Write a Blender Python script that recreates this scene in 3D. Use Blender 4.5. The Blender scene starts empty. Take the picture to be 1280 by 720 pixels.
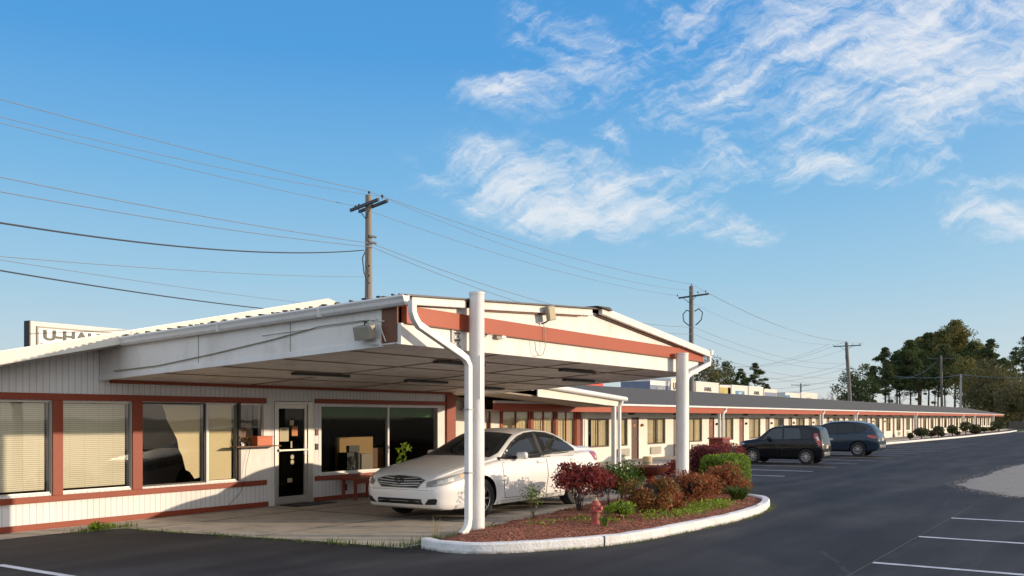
import bpy, bmesh, math, random
from mathutils import Vector, Matrix, geometry, noise
from mathutils.bvhtree import BVHTree
random.seed(7)
R = random.random
U = random.uniform
scene = bpy.context.scene
COL = scene.collection
PI = math.pi

# ------------------------------------------------------------------ materials
def new_mat(name):
    m = bpy.data.materials.new(name); m.use_nodes = True
    nt = m.node_tree
    for n in list(nt.nodes): nt.nodes.remove(n)
    return m, nt
def nd(nt, typ, ins=None, **props):
    n = nt.nodes.new(typ)
    for k, v in props.items(): setattr(n, k, v)
    if ins:
        for k, v in ins.items():
            s = n.inputs[k]
            if isinstance(v, bpy.types.NodeSocket): nt.links.new(v, s)
            else: s.default_value = v
    return n
def math_n(nt, op, a, b=None, c=None, clamp=False):
    ins = {0: a}
    if b is not None: ins[1] = b
    if c is not None: ins[2] = c
    return nd(nt, 'ShaderNodeMath', ins, operation=op, use_clamp=clamp).outputs[0]
def mixc(nt, f, a, b, bt='MIX'):
    n = nd(nt, 'ShaderNodeMix', None, data_type='RGBA', blend_type=bt)
    for i, v in ((0, f), (6, a), (7, b)):
        s = n.inputs[i]
        if isinstance(v, bpy.types.NodeSocket): nt.links.new(v, s)
        else: s.default_value = v
    return n.outputs[2]
def ramp(nt, f, stops):
    n = nd(nt, 'ShaderNodeValToRGB', {0: f})
    e = n.color_ramp.elements
    while len(e) < len(stops): e.new(.5)
    for i, (p, c) in enumerate(stops):
        e[i].position = p; e[i].color = c if len(c) == 4 else (*c, 1)
    return n.outputs[0]
def c4(c): return (c[0], c[1], c[2], 1)
def pos(nt): return nd(nt, 'ShaderNodeNewGeometry').outputs['Position']
def fbm(nt, scale, vec=None, detail=4, rough=.55, dist=0, stretch=None):
    v = vec if vec is not None else pos(nt)
    if stretch: v = nd(nt, 'ShaderNodeMapping', {'Vector': v, 'Scale': stretch}).outputs[0]
    return nd(nt, 'ShaderNodeTexNoise', {'Vector': v, 'Scale': scale, 'Detail': detail, 'Roughness': rough, 'Distortion': dist}).outputs[0]
MATS = {}
def mat(name, col, rough=.6, var=.12, vscale=3, dirt=0, dirtcol=(.12, .1, .08), bump=0, bscale=60, metal=0, coat=0, spec=.5, groove=None, stretch=None):
    if name in MATS: return MATS[name]
    m, nt = new_mat(name)
    n1 = fbm(nt, vscale, detail=5, stretch=stretch)
    f = math_n(nt, 'MULTIPLY_ADD', n1, 2 * var, 1 - var)
    base = mixc(nt, 1, c4(col), nd(nt, 'ShaderNodeCombineColor', {0: f, 1: f, 2: f}).outputs[0], 'MULTIPLY')
    if dirt:
        d = fbm(nt, 2.3, detail=8, rough=.7, stretch=(1, 1, .35))
        d = math_n(nt, 'MULTIPLY', math_n(nt, 'MULTIPLY_ADD', d, 4, -1.9, clamp=True), dirt)
        base = mixc(nt, d, base, c4(dirtcol))
    p = nd(nt, 'ShaderNodeBsdfPrincipled', {'Base Color': base, 'Roughness': rough, 'Metallic': metal, 'Coat Weight': coat, 'Coat Roughness': .05, 'Specular IOR Level': spec})
    h = None
    if bump: h = fbm(nt, bscale, detail=3)
    if groove:
        per, wid, ax = groove
        x = nd(nt, 'ShaderNodeSeparateXYZ', {0: pos(nt)}).outputs[ax]
        fr = math_n(nt, 'FRACT', math_n(nt, 'DIVIDE', x, per))
        g = math_n(nt, 'LESS_THAN', fr, wid)
        base2 = mixc(nt, math_n(nt, 'MULTIPLY', g, .62), base, (.05, .045, .04, 1))
        nt.links.new(base2, p.inputs['Base Color'])
    if h is not None:
        b = nd(nt, 'ShaderNodeBump', {'Height': h, 'Strength': bump, 'Distance': .02})
        nt.links.new(b.outputs[0], p.inputs['Normal'])
    o = nd(nt, 'ShaderNodeOutputMaterial', {0: p.outputs[0]})
    MATS[name] = m
    return m
def glass_mat(name, tint=(.75, .78, .76), refl=1.0):
    m, nt = new_mat(name)
    fr = math_n(nt, 'POWER', nd(nt, 'ShaderNodeLayerWeight', {'Blend': .5}).outputs['Facing'], 5.0)
    f = math_n(nt, 'MULTIPLY', math_n(nt, 'MULTIPLY_ADD', fr, .9, .045), refl, clamp=True)
    w = fbm(nt, 1.3, detail=2)
    bp = nd(nt, 'ShaderNodeBump', {'Height': w, 'Strength': .05, 'Distance': .03}).outputs[0]
    g = nd(nt, 'ShaderNodeBsdfGlossy', {'Roughness': .02, 'Color': (.95, .95, .95, 1), 'Normal': bp})
    t = nd(nt, 'ShaderNodeBsdfTransparent', {0: c4(tint)})
    mx = nd(nt, 'ShaderNodeMixShader', {0: f, 1: t.outputs[0], 2: g.outputs[0]})
    nd(nt, 'ShaderNodeOutputMaterial', {0: mx.outputs[0]})
    return m
def leaf_mat(name, cols, transl=.25, rough=.55):
    m, nt = new_mat(name)
    r = nd(nt, 'ShaderNodeNewGeometry').outputs['Random Per Island']
    n = len(cols)
    c = ramp(nt, r, [(i / (n - 1), c4(k)) for i, k in enumerate(cols)])
    big = fbm(nt, 1.7, detail=3)
    f = math_n(nt, 'MULTIPLY_ADD', big, 1.1, .45)
    c = mixc(nt, 1, c, nd(nt, 'ShaderNodeCombineColor', {0: f, 1: f, 2: f}).outputs[0], 'MULTIPLY')
    p = nd(nt, 'ShaderNodeBsdfPrincipled', {'Base Color': c, 'Roughness': rough, 'Specular IOR Level': .3})
    t = nd(nt, 'ShaderNodeBsdfTranslucent', {0: c})
    mx = nd(nt, 'ShaderNodeMixShader', {0: transl, 1: p.outputs[0], 2: t.outputs[0]})
    nd(nt, 'ShaderNodeOutputMaterial', {0: mx.outputs[0]})
    return m

M = {}
M['white'] = mat('white_paint', (.80, .77, .72), .5, .08, 1.5, .42, (.42, .37, .30), bump=.15, bscale=25)
M['white_clean'] = mat('white_metal_paint', (.80, .79, .76), .45, .06, 2, .28, (.4, .36, .3))
M['siding'] = mat('grooved_white_siding', (.80, .79, .77), .6, .07, 1.2, .22, (.4, .35, .3), groove=(.1, .07, 0), bump=.1)
M['red'] = mat('red_painted_trim', (.27, .044, .012), .55, .15, 4, .2, (.2, .03, .02), bump=.15, bscale=30)
M['redband'] = mat('red_fascia_band', (.37, .058, .013), .5, .12, 1.4, .15, (.25, .05, .03))
M['cream'] = mat('cream_wall_paint', (.78, .75, .66), .65, .08, 1.3, .2, (.4, .32, .22))
M['ceil'] = mat('canopy_ceiling_panel', (.84, .82, .80), .6, .14, 1.0, .4, (.16, .13, .11), groove=(.41, .03, 1))
M['soffit'] = mat('soffit_board', (.30, .25, .20), .7, .15, 2)
M['shingle'] = mat('grey_asphalt_shingles', (.125, .110, .088), .9, .35, 9, .3, (.05, .05, .05), bump=.5, bscale=40, stretch=(.3, 1, 1))
M['roofdark'] = mat('dark_roof_sheet', (.09, .09, .095), .5, .2, 3)
M['roofmetal'] = mat('roof_metal', (.32, .33, .34), .45, .15, 2, metal=.4)
M['darkmetal'] = mat('dark_metal', (.05, .045, .04), .5, .2, 5, metal=.5)
M['alu'] = mat('aluminium_frame', (.50, .48, .43), .4, .1, 4, metal=.5)
M['black'] = mat('black_plastic', (.012, .012, .013), .5, .2, 6)
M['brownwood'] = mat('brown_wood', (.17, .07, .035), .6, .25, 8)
M['door'] = mat('brown_door_paint', (.22, .085, .055), .5, .12, 3, .2)
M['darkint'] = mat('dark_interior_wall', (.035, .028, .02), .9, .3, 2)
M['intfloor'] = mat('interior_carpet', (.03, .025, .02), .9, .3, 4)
M['counter'] = mat('yellow_wood_panel', (.34, .19, .055), .6, .15, 4)
M['paper'] = mat('notice_paper', (.50, .43, .28), .8, .1, 20)
M['orange'] = mat('orange_sticker', (.5, .17, .05), .6, .3, 40)
M['conc'] = mat('stained_concrete', (.46, .40, .32), .85, .2, .8, .6, (.13, .105, .085), bump=.3, bscale=80)
M['conc2'] = mat('light_concrete', (.42, .38, .32), .85, .2, 1.2, .4, (.2, .17, .14), bump=.3, bscale=60)
M['post'] = mat('post_white_paint', (.80, .77, .73), .5, .07, 3, .5, (.45, .38, .32), bump=.2, bscale=20)
M['flood'] = mat('floodlight_housing', (.30, .28, .22), .5, .15, 8)
M['tan'] = mat('cut_log_tan', (.55, .40, .20), .8, .25, 20)
M['hydred'] = mat('faded_red_hydrant_paint', (.36, .075, .06), .65, .4, 18, .45, (.5, .3, .22))
M['bathred'] = mat('rusty_red_glazed_concrete', (.16, .045, .03), .5, .3, 9, .4, (.06, .03, .02))
M['bathstem'] = mat('red_pedestal_paint', (.42, .05, .04), .5, .3, 9)
M['blueplant'] = mat('blue_grey_pipe', (.30, .36, .45), .5)
M['polewood'] = mat('weathered_pole_wood', (.30, .25, .19), .9, .3, 6, .3, stretch=(4, 4, .4), bump=.3)
M['polegrey'] = mat('grey_pole_wood', (.20, .185, .165), .9, .3, 5, stretch=(4, 4, .4))
M['armgrey'] = mat('grey_crossarm_wood', (.11, .115, .12), .9, .3, 5)
M['wire'] = mat('dark_wire', (.06, .065, .08), .6, .1)
M['wirelt'] = mat('grey_wire', (.22, .26, .32), .6, .1)
M['bark'] = mat('pine_bark', (.075, .05, .038), .95, .35, 3, bump=.4, bscale=12)
M['tyre'] = mat('tyre_rubber', (.018, .018, .019), .8, .2, 12)
M['rim'] = mat('alloy_rim', (.55, .56, .58), .3, .08, 5, metal=.8)
M['curtain'] = mat('cream_curtain', (.78, .66, .42), .85, .16, 2.5, groove=(.17, .12, 0))
M['curtainplain'] = mat('plain_beige_curtain', (.78, .66, .42), .85, .12, 1.6)
M['fence'] = mat('wood_fence_boards', (.20, .14, .10), .9, .3, 5, groove=(.2, .1, 1))
M['mailred'] = mat('orange_red_box_paint', (.60, .14, .045), .5, .15, 10)

def plate(c0): return mat('car_plate_%d' % int(c0[0] * 100), c0, .5, .1, 30)

# ------------------------------------------------------------------ mesh builder
class MB:
    def __init__(s): s.v = []; s.f = []; s.mi = []; s.cur = 0
    def add(s, vs, fs):
        o = len(s.v); s.v += [tuple(v) for v in vs]
        for f in fs: s.f.append(tuple(i + o for i in f)); s.mi.append(s.cur)
        return s
    def box(s, x0, x1, y0, y1, z0, z1):
        if x0 > x1: x0, x1 = x1, x0
        if y0 > y1: y0, y1 = y1, y0
        if z0 > z1: z0, z1 = z1, z0
        return s.add([(x0,y0,z0),(x1,y0,z0),(x1,y1,z0),(x0,y1,z0),(x0,y0,z1),(x1,y0,z1),(x1,y1,z1),(x0,y1,z1)],
            [(0,3,2,1),(4,5,6,7),(0,1,5,4),(1,2,6,5),(2,3,7,6),(3,0,4,7)])
    def obox(s, c, ax, ay, az):          # oriented box by centre and half axes
        c, ax, ay, az = map(Vector, (c, ax, ay, az)); vs = []
        for k in (-1, 1):
            for (i, j) in ((-1,-1),(1,-1),(1,1),(-1,1)): vs.append(c + ax*i + ay*j + az*k)
        return s.add(vs, [(0,3,2,1),(4,5,6,7),(0,1,5,4),(1,2,6,5),(2,3,7,6),(3,0,4,7)])
    def prism(s, poly, axis, a, b):      # polygon in the plane of the other two axes, from a to b
        n = len(poly); vs = []
        for t in (a, b):
            for (p, q) in poly: vs.append({0:(t,p,q), 1:(p,t,q), 2:(p,q,t)}[axis])
        fs = [tuple(range(n)), tuple(range(2*n-1, n-1, -1))] + [(i, i+n, (i+1)%n+n, (i+1)%n) for i in range(n)]
        return s.add(vs, fs)
    def quad(s, *p): return s.add(p, [tuple(range(len(p)))])
    def tube(s, pts, r, n=10, r1=None, caps=True):
        pts = [Vector(p) for p in pts]; m = len(pts); rings = []
        up = None
        for i, p in enumerate(pts):
            t = (pts[min(i+1, m-1)] - pts[max(i-1, 0)]).normalized()
            if up is None: up = t.orthogonal().normalized()
            else: up = (up - t * up.dot(t)).normalized()
            w = t.cross(up); rr = r if r1 is None else r + (r1 - r) * i / (m - 1)
            rings.append([p + (up*math.cos(2*PI*k/n) + w*math.sin(2*PI*k/n)) * rr for k in range(n)])
        vs = [v for q in rings for v in q]; fs = []
        for i in range(m-1):
            for k in range(n): fs.append((i*n+k, i*n+(k+1)%n, (i+1)*n+(k+1)%n, (i+1)*n+k))
        if caps: fs += [tuple(range(n-1, -1, -1)), tuple(range((m-1)*n, m*n))]
        return s.add(vs, fs)
    def rtube(s, pts, w, h):             # rectangular duct (downspout) with mitred bends
        pts = [Vector(p) for p in pts]; m = len(pts); vs = []; fs = []
        for i, p in enumerate(pts):
            t = (pts[min(i+1, m-1)] - pts[max(i-1, 0)]).normalized()
            b = Vector((0, 1, 0)); a = t.cross(b).normalized(); b = a.cross(t).normalized()
            for (i2, j2) in ((-1,-1),(1,-1),(1,1),(-1,1)): vs.append(p + a*i2*w/2 + b*j2*h/2)
        for i in range(m-1):
            for k in range(4): fs.append((i*4+k, i*4+(k+1)%4, (i+1)*4+(k+1)%4, (i+1)*4+k))
        fs += [(3,2,1,0), tuple(range((m-1)*4, m*4))]
        return s.add(vs, fs)
    def lathe(s, prof, c=(0,0,0), n=24, ax='z', caps=True):
        vs = []; m = len(prof)
        for (r, z) in prof:
            for k in range(n):
                a = 2*PI*k/n; x, y = r*math.cos(a), r*math.sin(a)
                p = (x, y, z) if ax == 'z' else (x, z, y) if ax == 'y' else (z, x, y)
                vs.append((c[0]+p[0], c[1]+p[1], c[2]+p[2]))
        fs = []
        for i in range(m-1):
            for k in range(n):
                q = (i*n+k, i*n+(k+1)%n, (i+1)*n+(k+1)%n, (i+1)*n+k)
                fs.append(q)
        if caps: fs += [tuple(range(n-1, -1, -1)), tuple(range((m-1)*n, m*n))]
        return s.add(vs, fs)
    def build(s, name, mats, parent=None, smooth=False, bevel=0, label=None, world=True, recalc=True):
        me = bpy.data.meshes.new(name)
        off = Vector((0, 0, 0))
        if parent is not None and world:
            p = parent
            while p is not None: off = off + p.location; p = p.parent
        me.from_pydata([tuple(Vector(v) - off) for v in s.v], [], s.f)
        if not isinstance(mats, (list, tuple)): mats = [mats]
        for m in mats: me.materials.append(m)
        if len(mats) > 1: me.polygons.foreach_set('material_index', s.mi)
        if recalc:
            bm = bmesh.new(); bm.from_mesh(me); bmesh.ops.recalc_face_normals(bm, faces=bm.faces); bm.to_mesh(me); bm.free()
        o = bpy.data.objects.new(name, me); COL.objects.link(o)
        if parent is not None: o.parent = parent
        if smooth:
            me.shade_smooth()
            try: me.set_sharp_from_angle(angle=math.radians(40))
            except Exception: pass
        if bevel:
            b = o.modifiers.new('edge', 'BEVEL'); b.width = bevel; b.segments = 2; b.limit_method = 'ANGLE'; b.harden_normals = False
        if label: o['label'] = label
        return o
def tag(o, label=None, cat=None, group=None, kind=None):
    if label: o['label'] = label
    if cat: o['category'] = cat
    if group: o['group'] = group
    if kind: o['kind'] = kind
    return o
def thing(name, label, cat, loc=(0,0,0), rz=0, group=None):
    o = bpy.data.objects.new(name, None); COL.objects.link(o); o.location = loc; o.rotation_euler[2] = rz
    o.empty_display_size = .2
    return tag(o, label, cat, group)
def struct(name, mb, m, **k):
    o = mb.build(name, m, **k); o['kind'] = 'structure'; return o
def copy_tree(o, parent=None):
    kids = [c for c in o.children]
    c = o.copy(); COL.objects.link(c)
    if parent is not None: c.parent = parent
    for k in kids: copy_tree(k, c)
    return c
def text_mesh(body, size, bold=0, width=None):
    cu = bpy.data.curves.new('lettering', 'FONT'); cu.body = body; cu.size = size; cu.offset = bold; cu.align_x = 'CENTER'; cu.align_y = 'CENTER'
    cu.extrude = .004
    o = bpy.data.objects.new('lettering_tmp', cu); COL.objects.link(o)
    bpy.context.view_layer.update()
    me = bpy.data.meshes.new_from_object(o.evaluated_get(bpy.context.evaluated_depsgraph_get()))
    bpy.data.objects.remove(o)
    xs = [v.co.x for v in me.vertices]; w0 = max(xs) - min(xs)
    if width:
        for v in me.vertices: v.co.x *= width / w0
    return me
def put_text(body, size, loc, m, parent, name='lettering', bold=0, width=None, rot=None):
    # text standing in the XZ plane, facing -Y; loc is world
    me = text_mesh(body, size, bold, width)
    off = Vector((0,0,0)); p = parent
    while p is not None: off = off + p.location; p = p.parent
    base = Matrix.Rotation(PI/2, 4, 'X')
    if rot: base = rot @ base
    me.transform(Matrix.Translation(Vector(loc) - off) @ base)
    me.materials.clear(); me.materials.append(m)
    o = bpy.data.objects.new(name, me); COL.objects.link(o); o.parent = parent
    return o

# ------------------------------------------------------------------ camera
H = 1.65; F = 1171.0; TH = math.atan(770 / F)
cd = bpy.data.cameras.new('camera'); cam = bpy.data.objects.new('camera', cd); COL.objects.link(cam)
cd.sensor_width = 36; cd.lens = 36 * F / 1280; cd.shift_y = 162 / 1280; cd.clip_end = 5000; cd.clip_start = .05
cam.location = (0, 0, H); cam.rotation_euler = (PI/2, 0, -(PI/2 - TH))
scene.camera = cam
FWD = Vector((math.cos(TH), math.sin(TH), 0)); RGT = Vector((math.sin(TH), -math.cos(TH), 0))

# ------------------------------------------------------------------ world and sun
SUN_TO = Vector((3.4, -5.7, 0)).normalized(); EL = math.radians(10.2)
w = bpy.data.worlds.new('World'); scene.world = w; w.use_nodes = True
nt = w.node_tree
for n in list(nt.nodes): nt.nodes.remove(n)
sky = nd(nt, 'ShaderNodeTexSky', None, sky_type='NISHITA', sun_disc=False)
sky.sun_elevation = EL; sky.sun_rotation = math.atan2(SUN_TO.x, SUN_TO.y); sky.air_density = 1.0; sky.dust_density = .4; sky.ozone_density = 2.2; sky.altitude = 100
dirv = nd(nt, 'ShaderNodeTexCoord').outputs['Generated']
def dot(a, b): return nd(nt, 'ShaderNodeVectorMath', {0: a, 1: b}, operation='DOT_PRODUCT').outputs['Value']
sep = nd(nt, 'ShaderNodeSeparateXYZ', {0: dirv})
fz = math_n(nt, 'MAXIMUM', dot(dirv, tuple(FWD)), .02)
uu = math_n(nt, 'DIVIDE', dot(dirv, tuple(RGT)), fz)
vv = math_n(nt, 'DIVIDE', sep.outputs[2], fz)
uv = nd(nt, 'ShaderNodeCombineXYZ', {0: uu, 1: vv}).outputs[0]
# domain warp for wispy edges
wn = nd(nt, 'ShaderNodeTexNoise', {'Vector': uv, 'Scale': 7.0, 'Detail': 6, 'Roughness': .6})
off = nd(nt, 'ShaderNodeVectorMath', {0: wn.outputs['Color'], 1: (.5, .5, .5)}, operation='SUBTRACT').outputs[0]
uvw = nd(nt, 'ShaderNodeVectorMath', {0: off, 1: (.12, .08, 0), 2: uv}, operation='MULTIPLY_ADD').outputs[0]
def blob(px, py, rx, ry, ang, amp, soft=1.0):
    a = math.radians(ang)
    mp = nd(nt, 'ShaderNodeMapping', {'Vector': uvw, 'Location': (-(px-640)/F, -(522-py)/F, 0)}).outputs[0]
    r = nd(nt, 'ShaderNodeMapping', {'Vector': mp, 'Rotation': (0, 0, -a)}).outputs[0]
    r = nd(nt, 'ShaderNodeMapping', {'Vector': r, 'Scale': (F/rx, F/ry, 1)}).outputs[0]
    l = nd(nt, 'ShaderNodeVectorMath', {0: r}, operation='LENGTH').outputs['Value']
    return math_n(nt, 'MULTIPLY', math_n(nt, 'SUBTRACT', 1.25, l, clamp=True), amp)
blobs = [blob(1070, 45, 310, 110, 6, 1.22), blob(960, 110, 230, 90, -8, 1.15), blob(1210, 105, 210, 75, 22, 1.25), blob(1040, 105, 220, 58, 8, 1.0), blob(880, 60, 120, 90, -30, .85),
         blob(715, 60, 120, 62, -38, .82), blob(745, 90, 60, 60, 30, .8), blob(655, 115, 110, 42, 12, .7), blob(715, 238, 200, 62, -8, 1.2), blob(710, 262, 110, 38, 0, 1.1), blob(870, 208, 140, 42, 14, .9), blob(640, 205, 100, 30, -6, .8),
         blob(1035, 205, 85, 30, -8, 1.2), blob(1120, 215, 130, 24, 8, .95), blob(925, 284, 75, 24, 5, .85),
         blob(1265, 280, 95, 40, -8, 1.2), blob(1245, 228, 80, 18, 0, 1.15), blob(775, 180, 60, 25, -40, .75)]
mask = blobs[0]
for b in blobs[1:]: mask = math_n(nt, 'MAXIMUM', mask, b)
def fib(ang, sx, sy, sc, det=9, ro=.62, dist=.35):
    m1 = nd(nt, 'ShaderNodeMapping', {'Vector': uvw, 'Rotation': (0, 0, -math.radians(ang))}).outputs[0]
    m2 = nd(nt, 'ShaderNodeMapping', {'Vector': m1, 'Scale': (sx, sy, 1)}).outputs[0]
    return nd(nt, 'ShaderNodeTexNoise', {'Vector': m2, 'Scale': sc, 'Detail': det, 'Roughness': ro, 'Distortion': dist}).outputs[0]
f1 = fib(20, 1, 5.0, 7.0, 10, .68, .4); f2 = fib(-22, 1, 3.6, 9, 10, .68, .5); f3 = fib(10, 1, 1.3, 3.6, 6, .55, .3); f4 = fib(32, 1, 7.0, 15, 6, .6, .3)
fibre = math_n(nt, 'ADD', math_n(nt, 'ADD', math_n(nt, 'MULTIPLY', f1, .42), math_n(nt, 'MULTIPLY', f2, .30)), math_n(nt, 'ADD', math_n(nt, 'MULTIPLY', f3, .30), math_n(nt, 'MULTIPLY', f4, .14)))
dens = math_n(nt, 'ADD', mask, math_n(nt, 'MULTIPLY_ADD', fibre, 8.0, -4.72))
dens = math_n(nt, 'MULTIPLY', dens, math_n(nt, 'MULTIPLY', mask, 2.2, clamp=True))
dens = nd(nt, 'ShaderNodeMapRange', {0: dens, 1: 0.0, 2: 1.85, 3: 0, 4: 1}, interpolation_type='SMOOTHSTEP').outputs[0]
dens = math_n(nt, 'MULTIPLY', dens, .88)
dens = math_n(nt, 'MULTIPLY', dens, math_n(nt, 'GREATER_THAN', fz, .03))
sdir = (SUN_TO.x*math.cos(EL), SUN_TO.y*math.cos(EL), math.sin(EL))
glow = math_n(nt, 'POWER', math_n(nt, 'MAXIMUM', dot(dirv, sdir), 0.0), 4.0)
# added fill: unseen sky behind the viewpoint brightened, warmed round the low sun
back = math_n(nt, 'MULTIPLY', math_n(nt, 'SUBTRACT', .25, dot(dirv, tuple(FWD))), 1.6, clamp=True)
# a thin haze that lightens and cools the sky towards the horizon
SKY_GAIN = .115
skyc = nd(nt, 'ShaderNodeVectorMath', {0: sky.outputs[0], 1: (SKY_GAIN, SKY_GAIN, SKY_GAIN)}, operation='MULTIPLY').outputs[0]
el = math_n(nt, 'MAXIMUM', sep.outputs[2], 0.0)
grad = ramp(nt, el, [(0.0, (.74, .74, .70)), (.05, (.58, .70, .75)), (.14, (.36, .61, .80)), (.24, (.20, .49, .80)), (.36, (.088, .355, .76)), (1.0, (.03, .12, .45))])
skyc = mixc(nt, .94, skyc, grad)
skyc = mixc(nt, math_n(nt, 'MULTIPLY', back, .72), skyc, (1.0, 1.05, 1.12, 1))
skyc = mixc(nt, math_n(nt, 'MULTIPLY', glow, .7), skyc, (1.7, 1.45, 1.2, 1))
final = mixc(nt, dens, skyc, (.88, .89, .91, 1))
bg = nd(nt, 'ShaderNodeBackground', {0: final, 1: 1.0})
nd(nt, 'ShaderNodeOutputWorld', {0: bg.outputs[0]})

sl = bpy.data.lights.new('sun', 'SUN'); sl.energy = 4.1; sl.angle = math.radians(.6); sl.color = (1, .80, .58)
so = bpy.data.objects.new('sun', sl); COL.objects.link(so)
sd = Vector((SUN_TO.x*math.cos(EL), SUN_TO.y*math.cos(EL), math.sin(EL)))
so.rotation_euler = sd.to_track_quat('Z', 'Y').to_euler(); so.location = sd * 50

# ------------------------------------------------------------------ ground
def flat(pts, z): return MB().add([(x, y, z) for x, y in pts], [tuple(range(len(pts)))])
def asphalt_mat():
    m, nt = new_mat('asphalt')
    big = fbm(nt, .35, detail=6, rough=.6, dist=.6); st = fbm(nt, .8, detail=5, stretch=(.25, 1.6, 1)); fine = fbm(nt, 140, detail=2)
    f = math_n(nt, 'ADD', math_n(nt, 'MULTIPLY', big, .55), math_n(nt, 'MULTIPLY', st, .45))
    c = ramp(nt, f, [(.36, (.020, .019, .020)), (.5, (.037, .036, .037)), (.64, (.066, .063, .061))])
    sp = math_n(nt, 'MULTIPLY_ADD', fine, 1.1, .45)
    c = mixc(nt, 1, c, nd(nt, 'ShaderNodeCombineColor', {0: sp, 1: sp, 2: sp}).outputs[0], 'MULTIPLY')
    tm = math_n(nt, 'MULTIPLY_ADD', fbm(nt, 1.1, detail=7, rough=.65, dist=1.2, stretch=(.12, 1.9, 1)), 6, -3.45, clamp=True)
    c = mixc(nt, math_n(nt, 'MULTIPLY', tm, .42), c, (.11, .105, .10, 1))
    rg = nd(nt, 'ShaderNodeTexWave', {'Vector': pos(nt), 'Scale': .11, 'Distortion': 5.0, 'Detail': 3.0, 'Detail Scale': .5}, wave_type='RINGS').outputs[0]
    c = mixc(nt, math_n(nt, 'MULTIPLY', math_n(nt, 'MULTIPLY_ADD', rg, 9, -8.2, clamp=True), .16), c, (.12, .115, .11, 1))
    pt = math_n(nt, 'MULTIPLY_ADD', fbm(nt, .22, detail=2), 14, -8.6, clamp=True)
    c = mixc(nt, math_n(nt, 'MULTIPLY', pt, .35), c, (.016, .016, .017, 1))
    oil = math_n(nt, 'MULTIPLY_ADD', fbm(nt, .9, detail=5, rough=.6), 18, -12.4, clamp=True)
    c = mixc(nt, math_n(nt, 'MULTIPLY', oil, .5), c, (.010, .010, .010, 1))
    vo = nd(nt, 'ShaderNodeTexVoronoi', {'Vector': nd(nt, 'ShaderNodeVectorMath', {0: fbm(nt, .7, detail=4), 1: (1.6, 1.6, 0), 2: pos(nt)}, operation='MULTIPLY_ADD').outputs[0], 'Scale': .16}, feature='DISTANCE_TO_EDGE').outputs[0]
    cr = math_n(nt, 'MULTIPLY', math_n(nt, 'LESS_THAN', vo, .0030), math_n(nt, 'GREATER_THAN', big, .5))
    c = mixc(nt, math_n(nt, 'MULTIPLY', cr, .5), c, (.07, .07, .07, 1))
    rr = math_n(nt, 'MULTIPLY_ADD', big, .25, .62)
    b = nd(nt, 'ShaderNodeBump', {'Height': fbm(nt, 90, detail=3), 'Strength': .5, 'Distance': .008})
    p = nd(nt, 'ShaderNodeBsdfPrincipled', {'Base Color': c, 'Roughness': rr, 'Normal': b.outputs[0], 'Specular IOR Level': .18})
    nd(nt, 'ShaderNodeOutputMaterial', {0: p.outputs[0]}); return m
ASPH = asphalt_mat()
terr = mat('dry_grass_ground', (.10, .11, .05), .95, .4, .5, .4, (.13, .10, .06), bump=.4, bscale=20)
struct('ground', flat([(-900, -900), (1500, -900), (1500, 1500), (-900, 1500)], -.012), terr)
struct('parking_lot', flat([(-60, -60), (128, -60), (131, 4), (136, 10.9), (136, 70), (-60, 70)], 0), ASPH)
PAINT = mat('worn_white_road_paint', (.62, .63, .66), .7, .2, 6, .55, (.10, .10, .11))
PAINTW = mat('old_road_paint', (.40, .41, .43), .7, .3, 5, .75, (.06, .06, .07))
def stripe(x, y0, y1, w=.11, m=None, dx=0):
    n = 14; vs = []; fs = []
    for i in range(n + 1):
        y = y0 + (y1 - y0) * i / n; xx = x + dx * i / n
        vs += [(xx - w/2 + U(-.004, .004), y, .004), (xx + w/2 + U(-.004, .004), y, .004)]
    for i in range(n): fs.append((2*i, 2*i+1, 2*i+3, 2*i+2))
    struct('parking_line', MB().add(vs, fs), m or PAINT)
for x in (11.15, 13.93, 16.8): stripe(x, 2.42, -4.5, .115)
stripe(5.6, 10.55, 5.6, .1)
struct('chalk_line', MB().box(8.6, 19.5, 2.43, 2.445, .0015, .003), mat('faint_chalk', (.075, .072, .07), .9, .5, 9))
for k in range(15): stripe(26.17 + 2.8*k, 8.05 if k < 7 else 7.85, 12.9 if k < 10 else 12.2, .12, PAINTW if k > 1 else PAINT)
stripe(23.3, 9.9, 12.9, .12)
stripe(22.9, 14.8, 12.4, .12)
# concrete apron under the canopy, plinth strip, walks
APR = [(8.48, 12.45), (8.62, 11.2), (8.83, 10.02), (9.02, 8.9), (9.12, 7.62), (23.4, 9.35), (25.2, 10.6), (26.2, 12.6), (28.6, 13.0), (28.6, 15.6), (5.2, 13.35), (5.2, 12.78), (7.9, 12.66)]
struct('driveway', flat([(8.48, 12.45), (8.62, 11.2), (8.83, 10.02), (9.02, 8.9), (9.12, 7.62), (17.6, 8.6), (20.5, 9.3), (22.0, 10.4), (22.3, 15.7), (5.2, 15.7), (5.2, 12.78), (7.9, 12.66)], .005), M['conc'])
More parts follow.
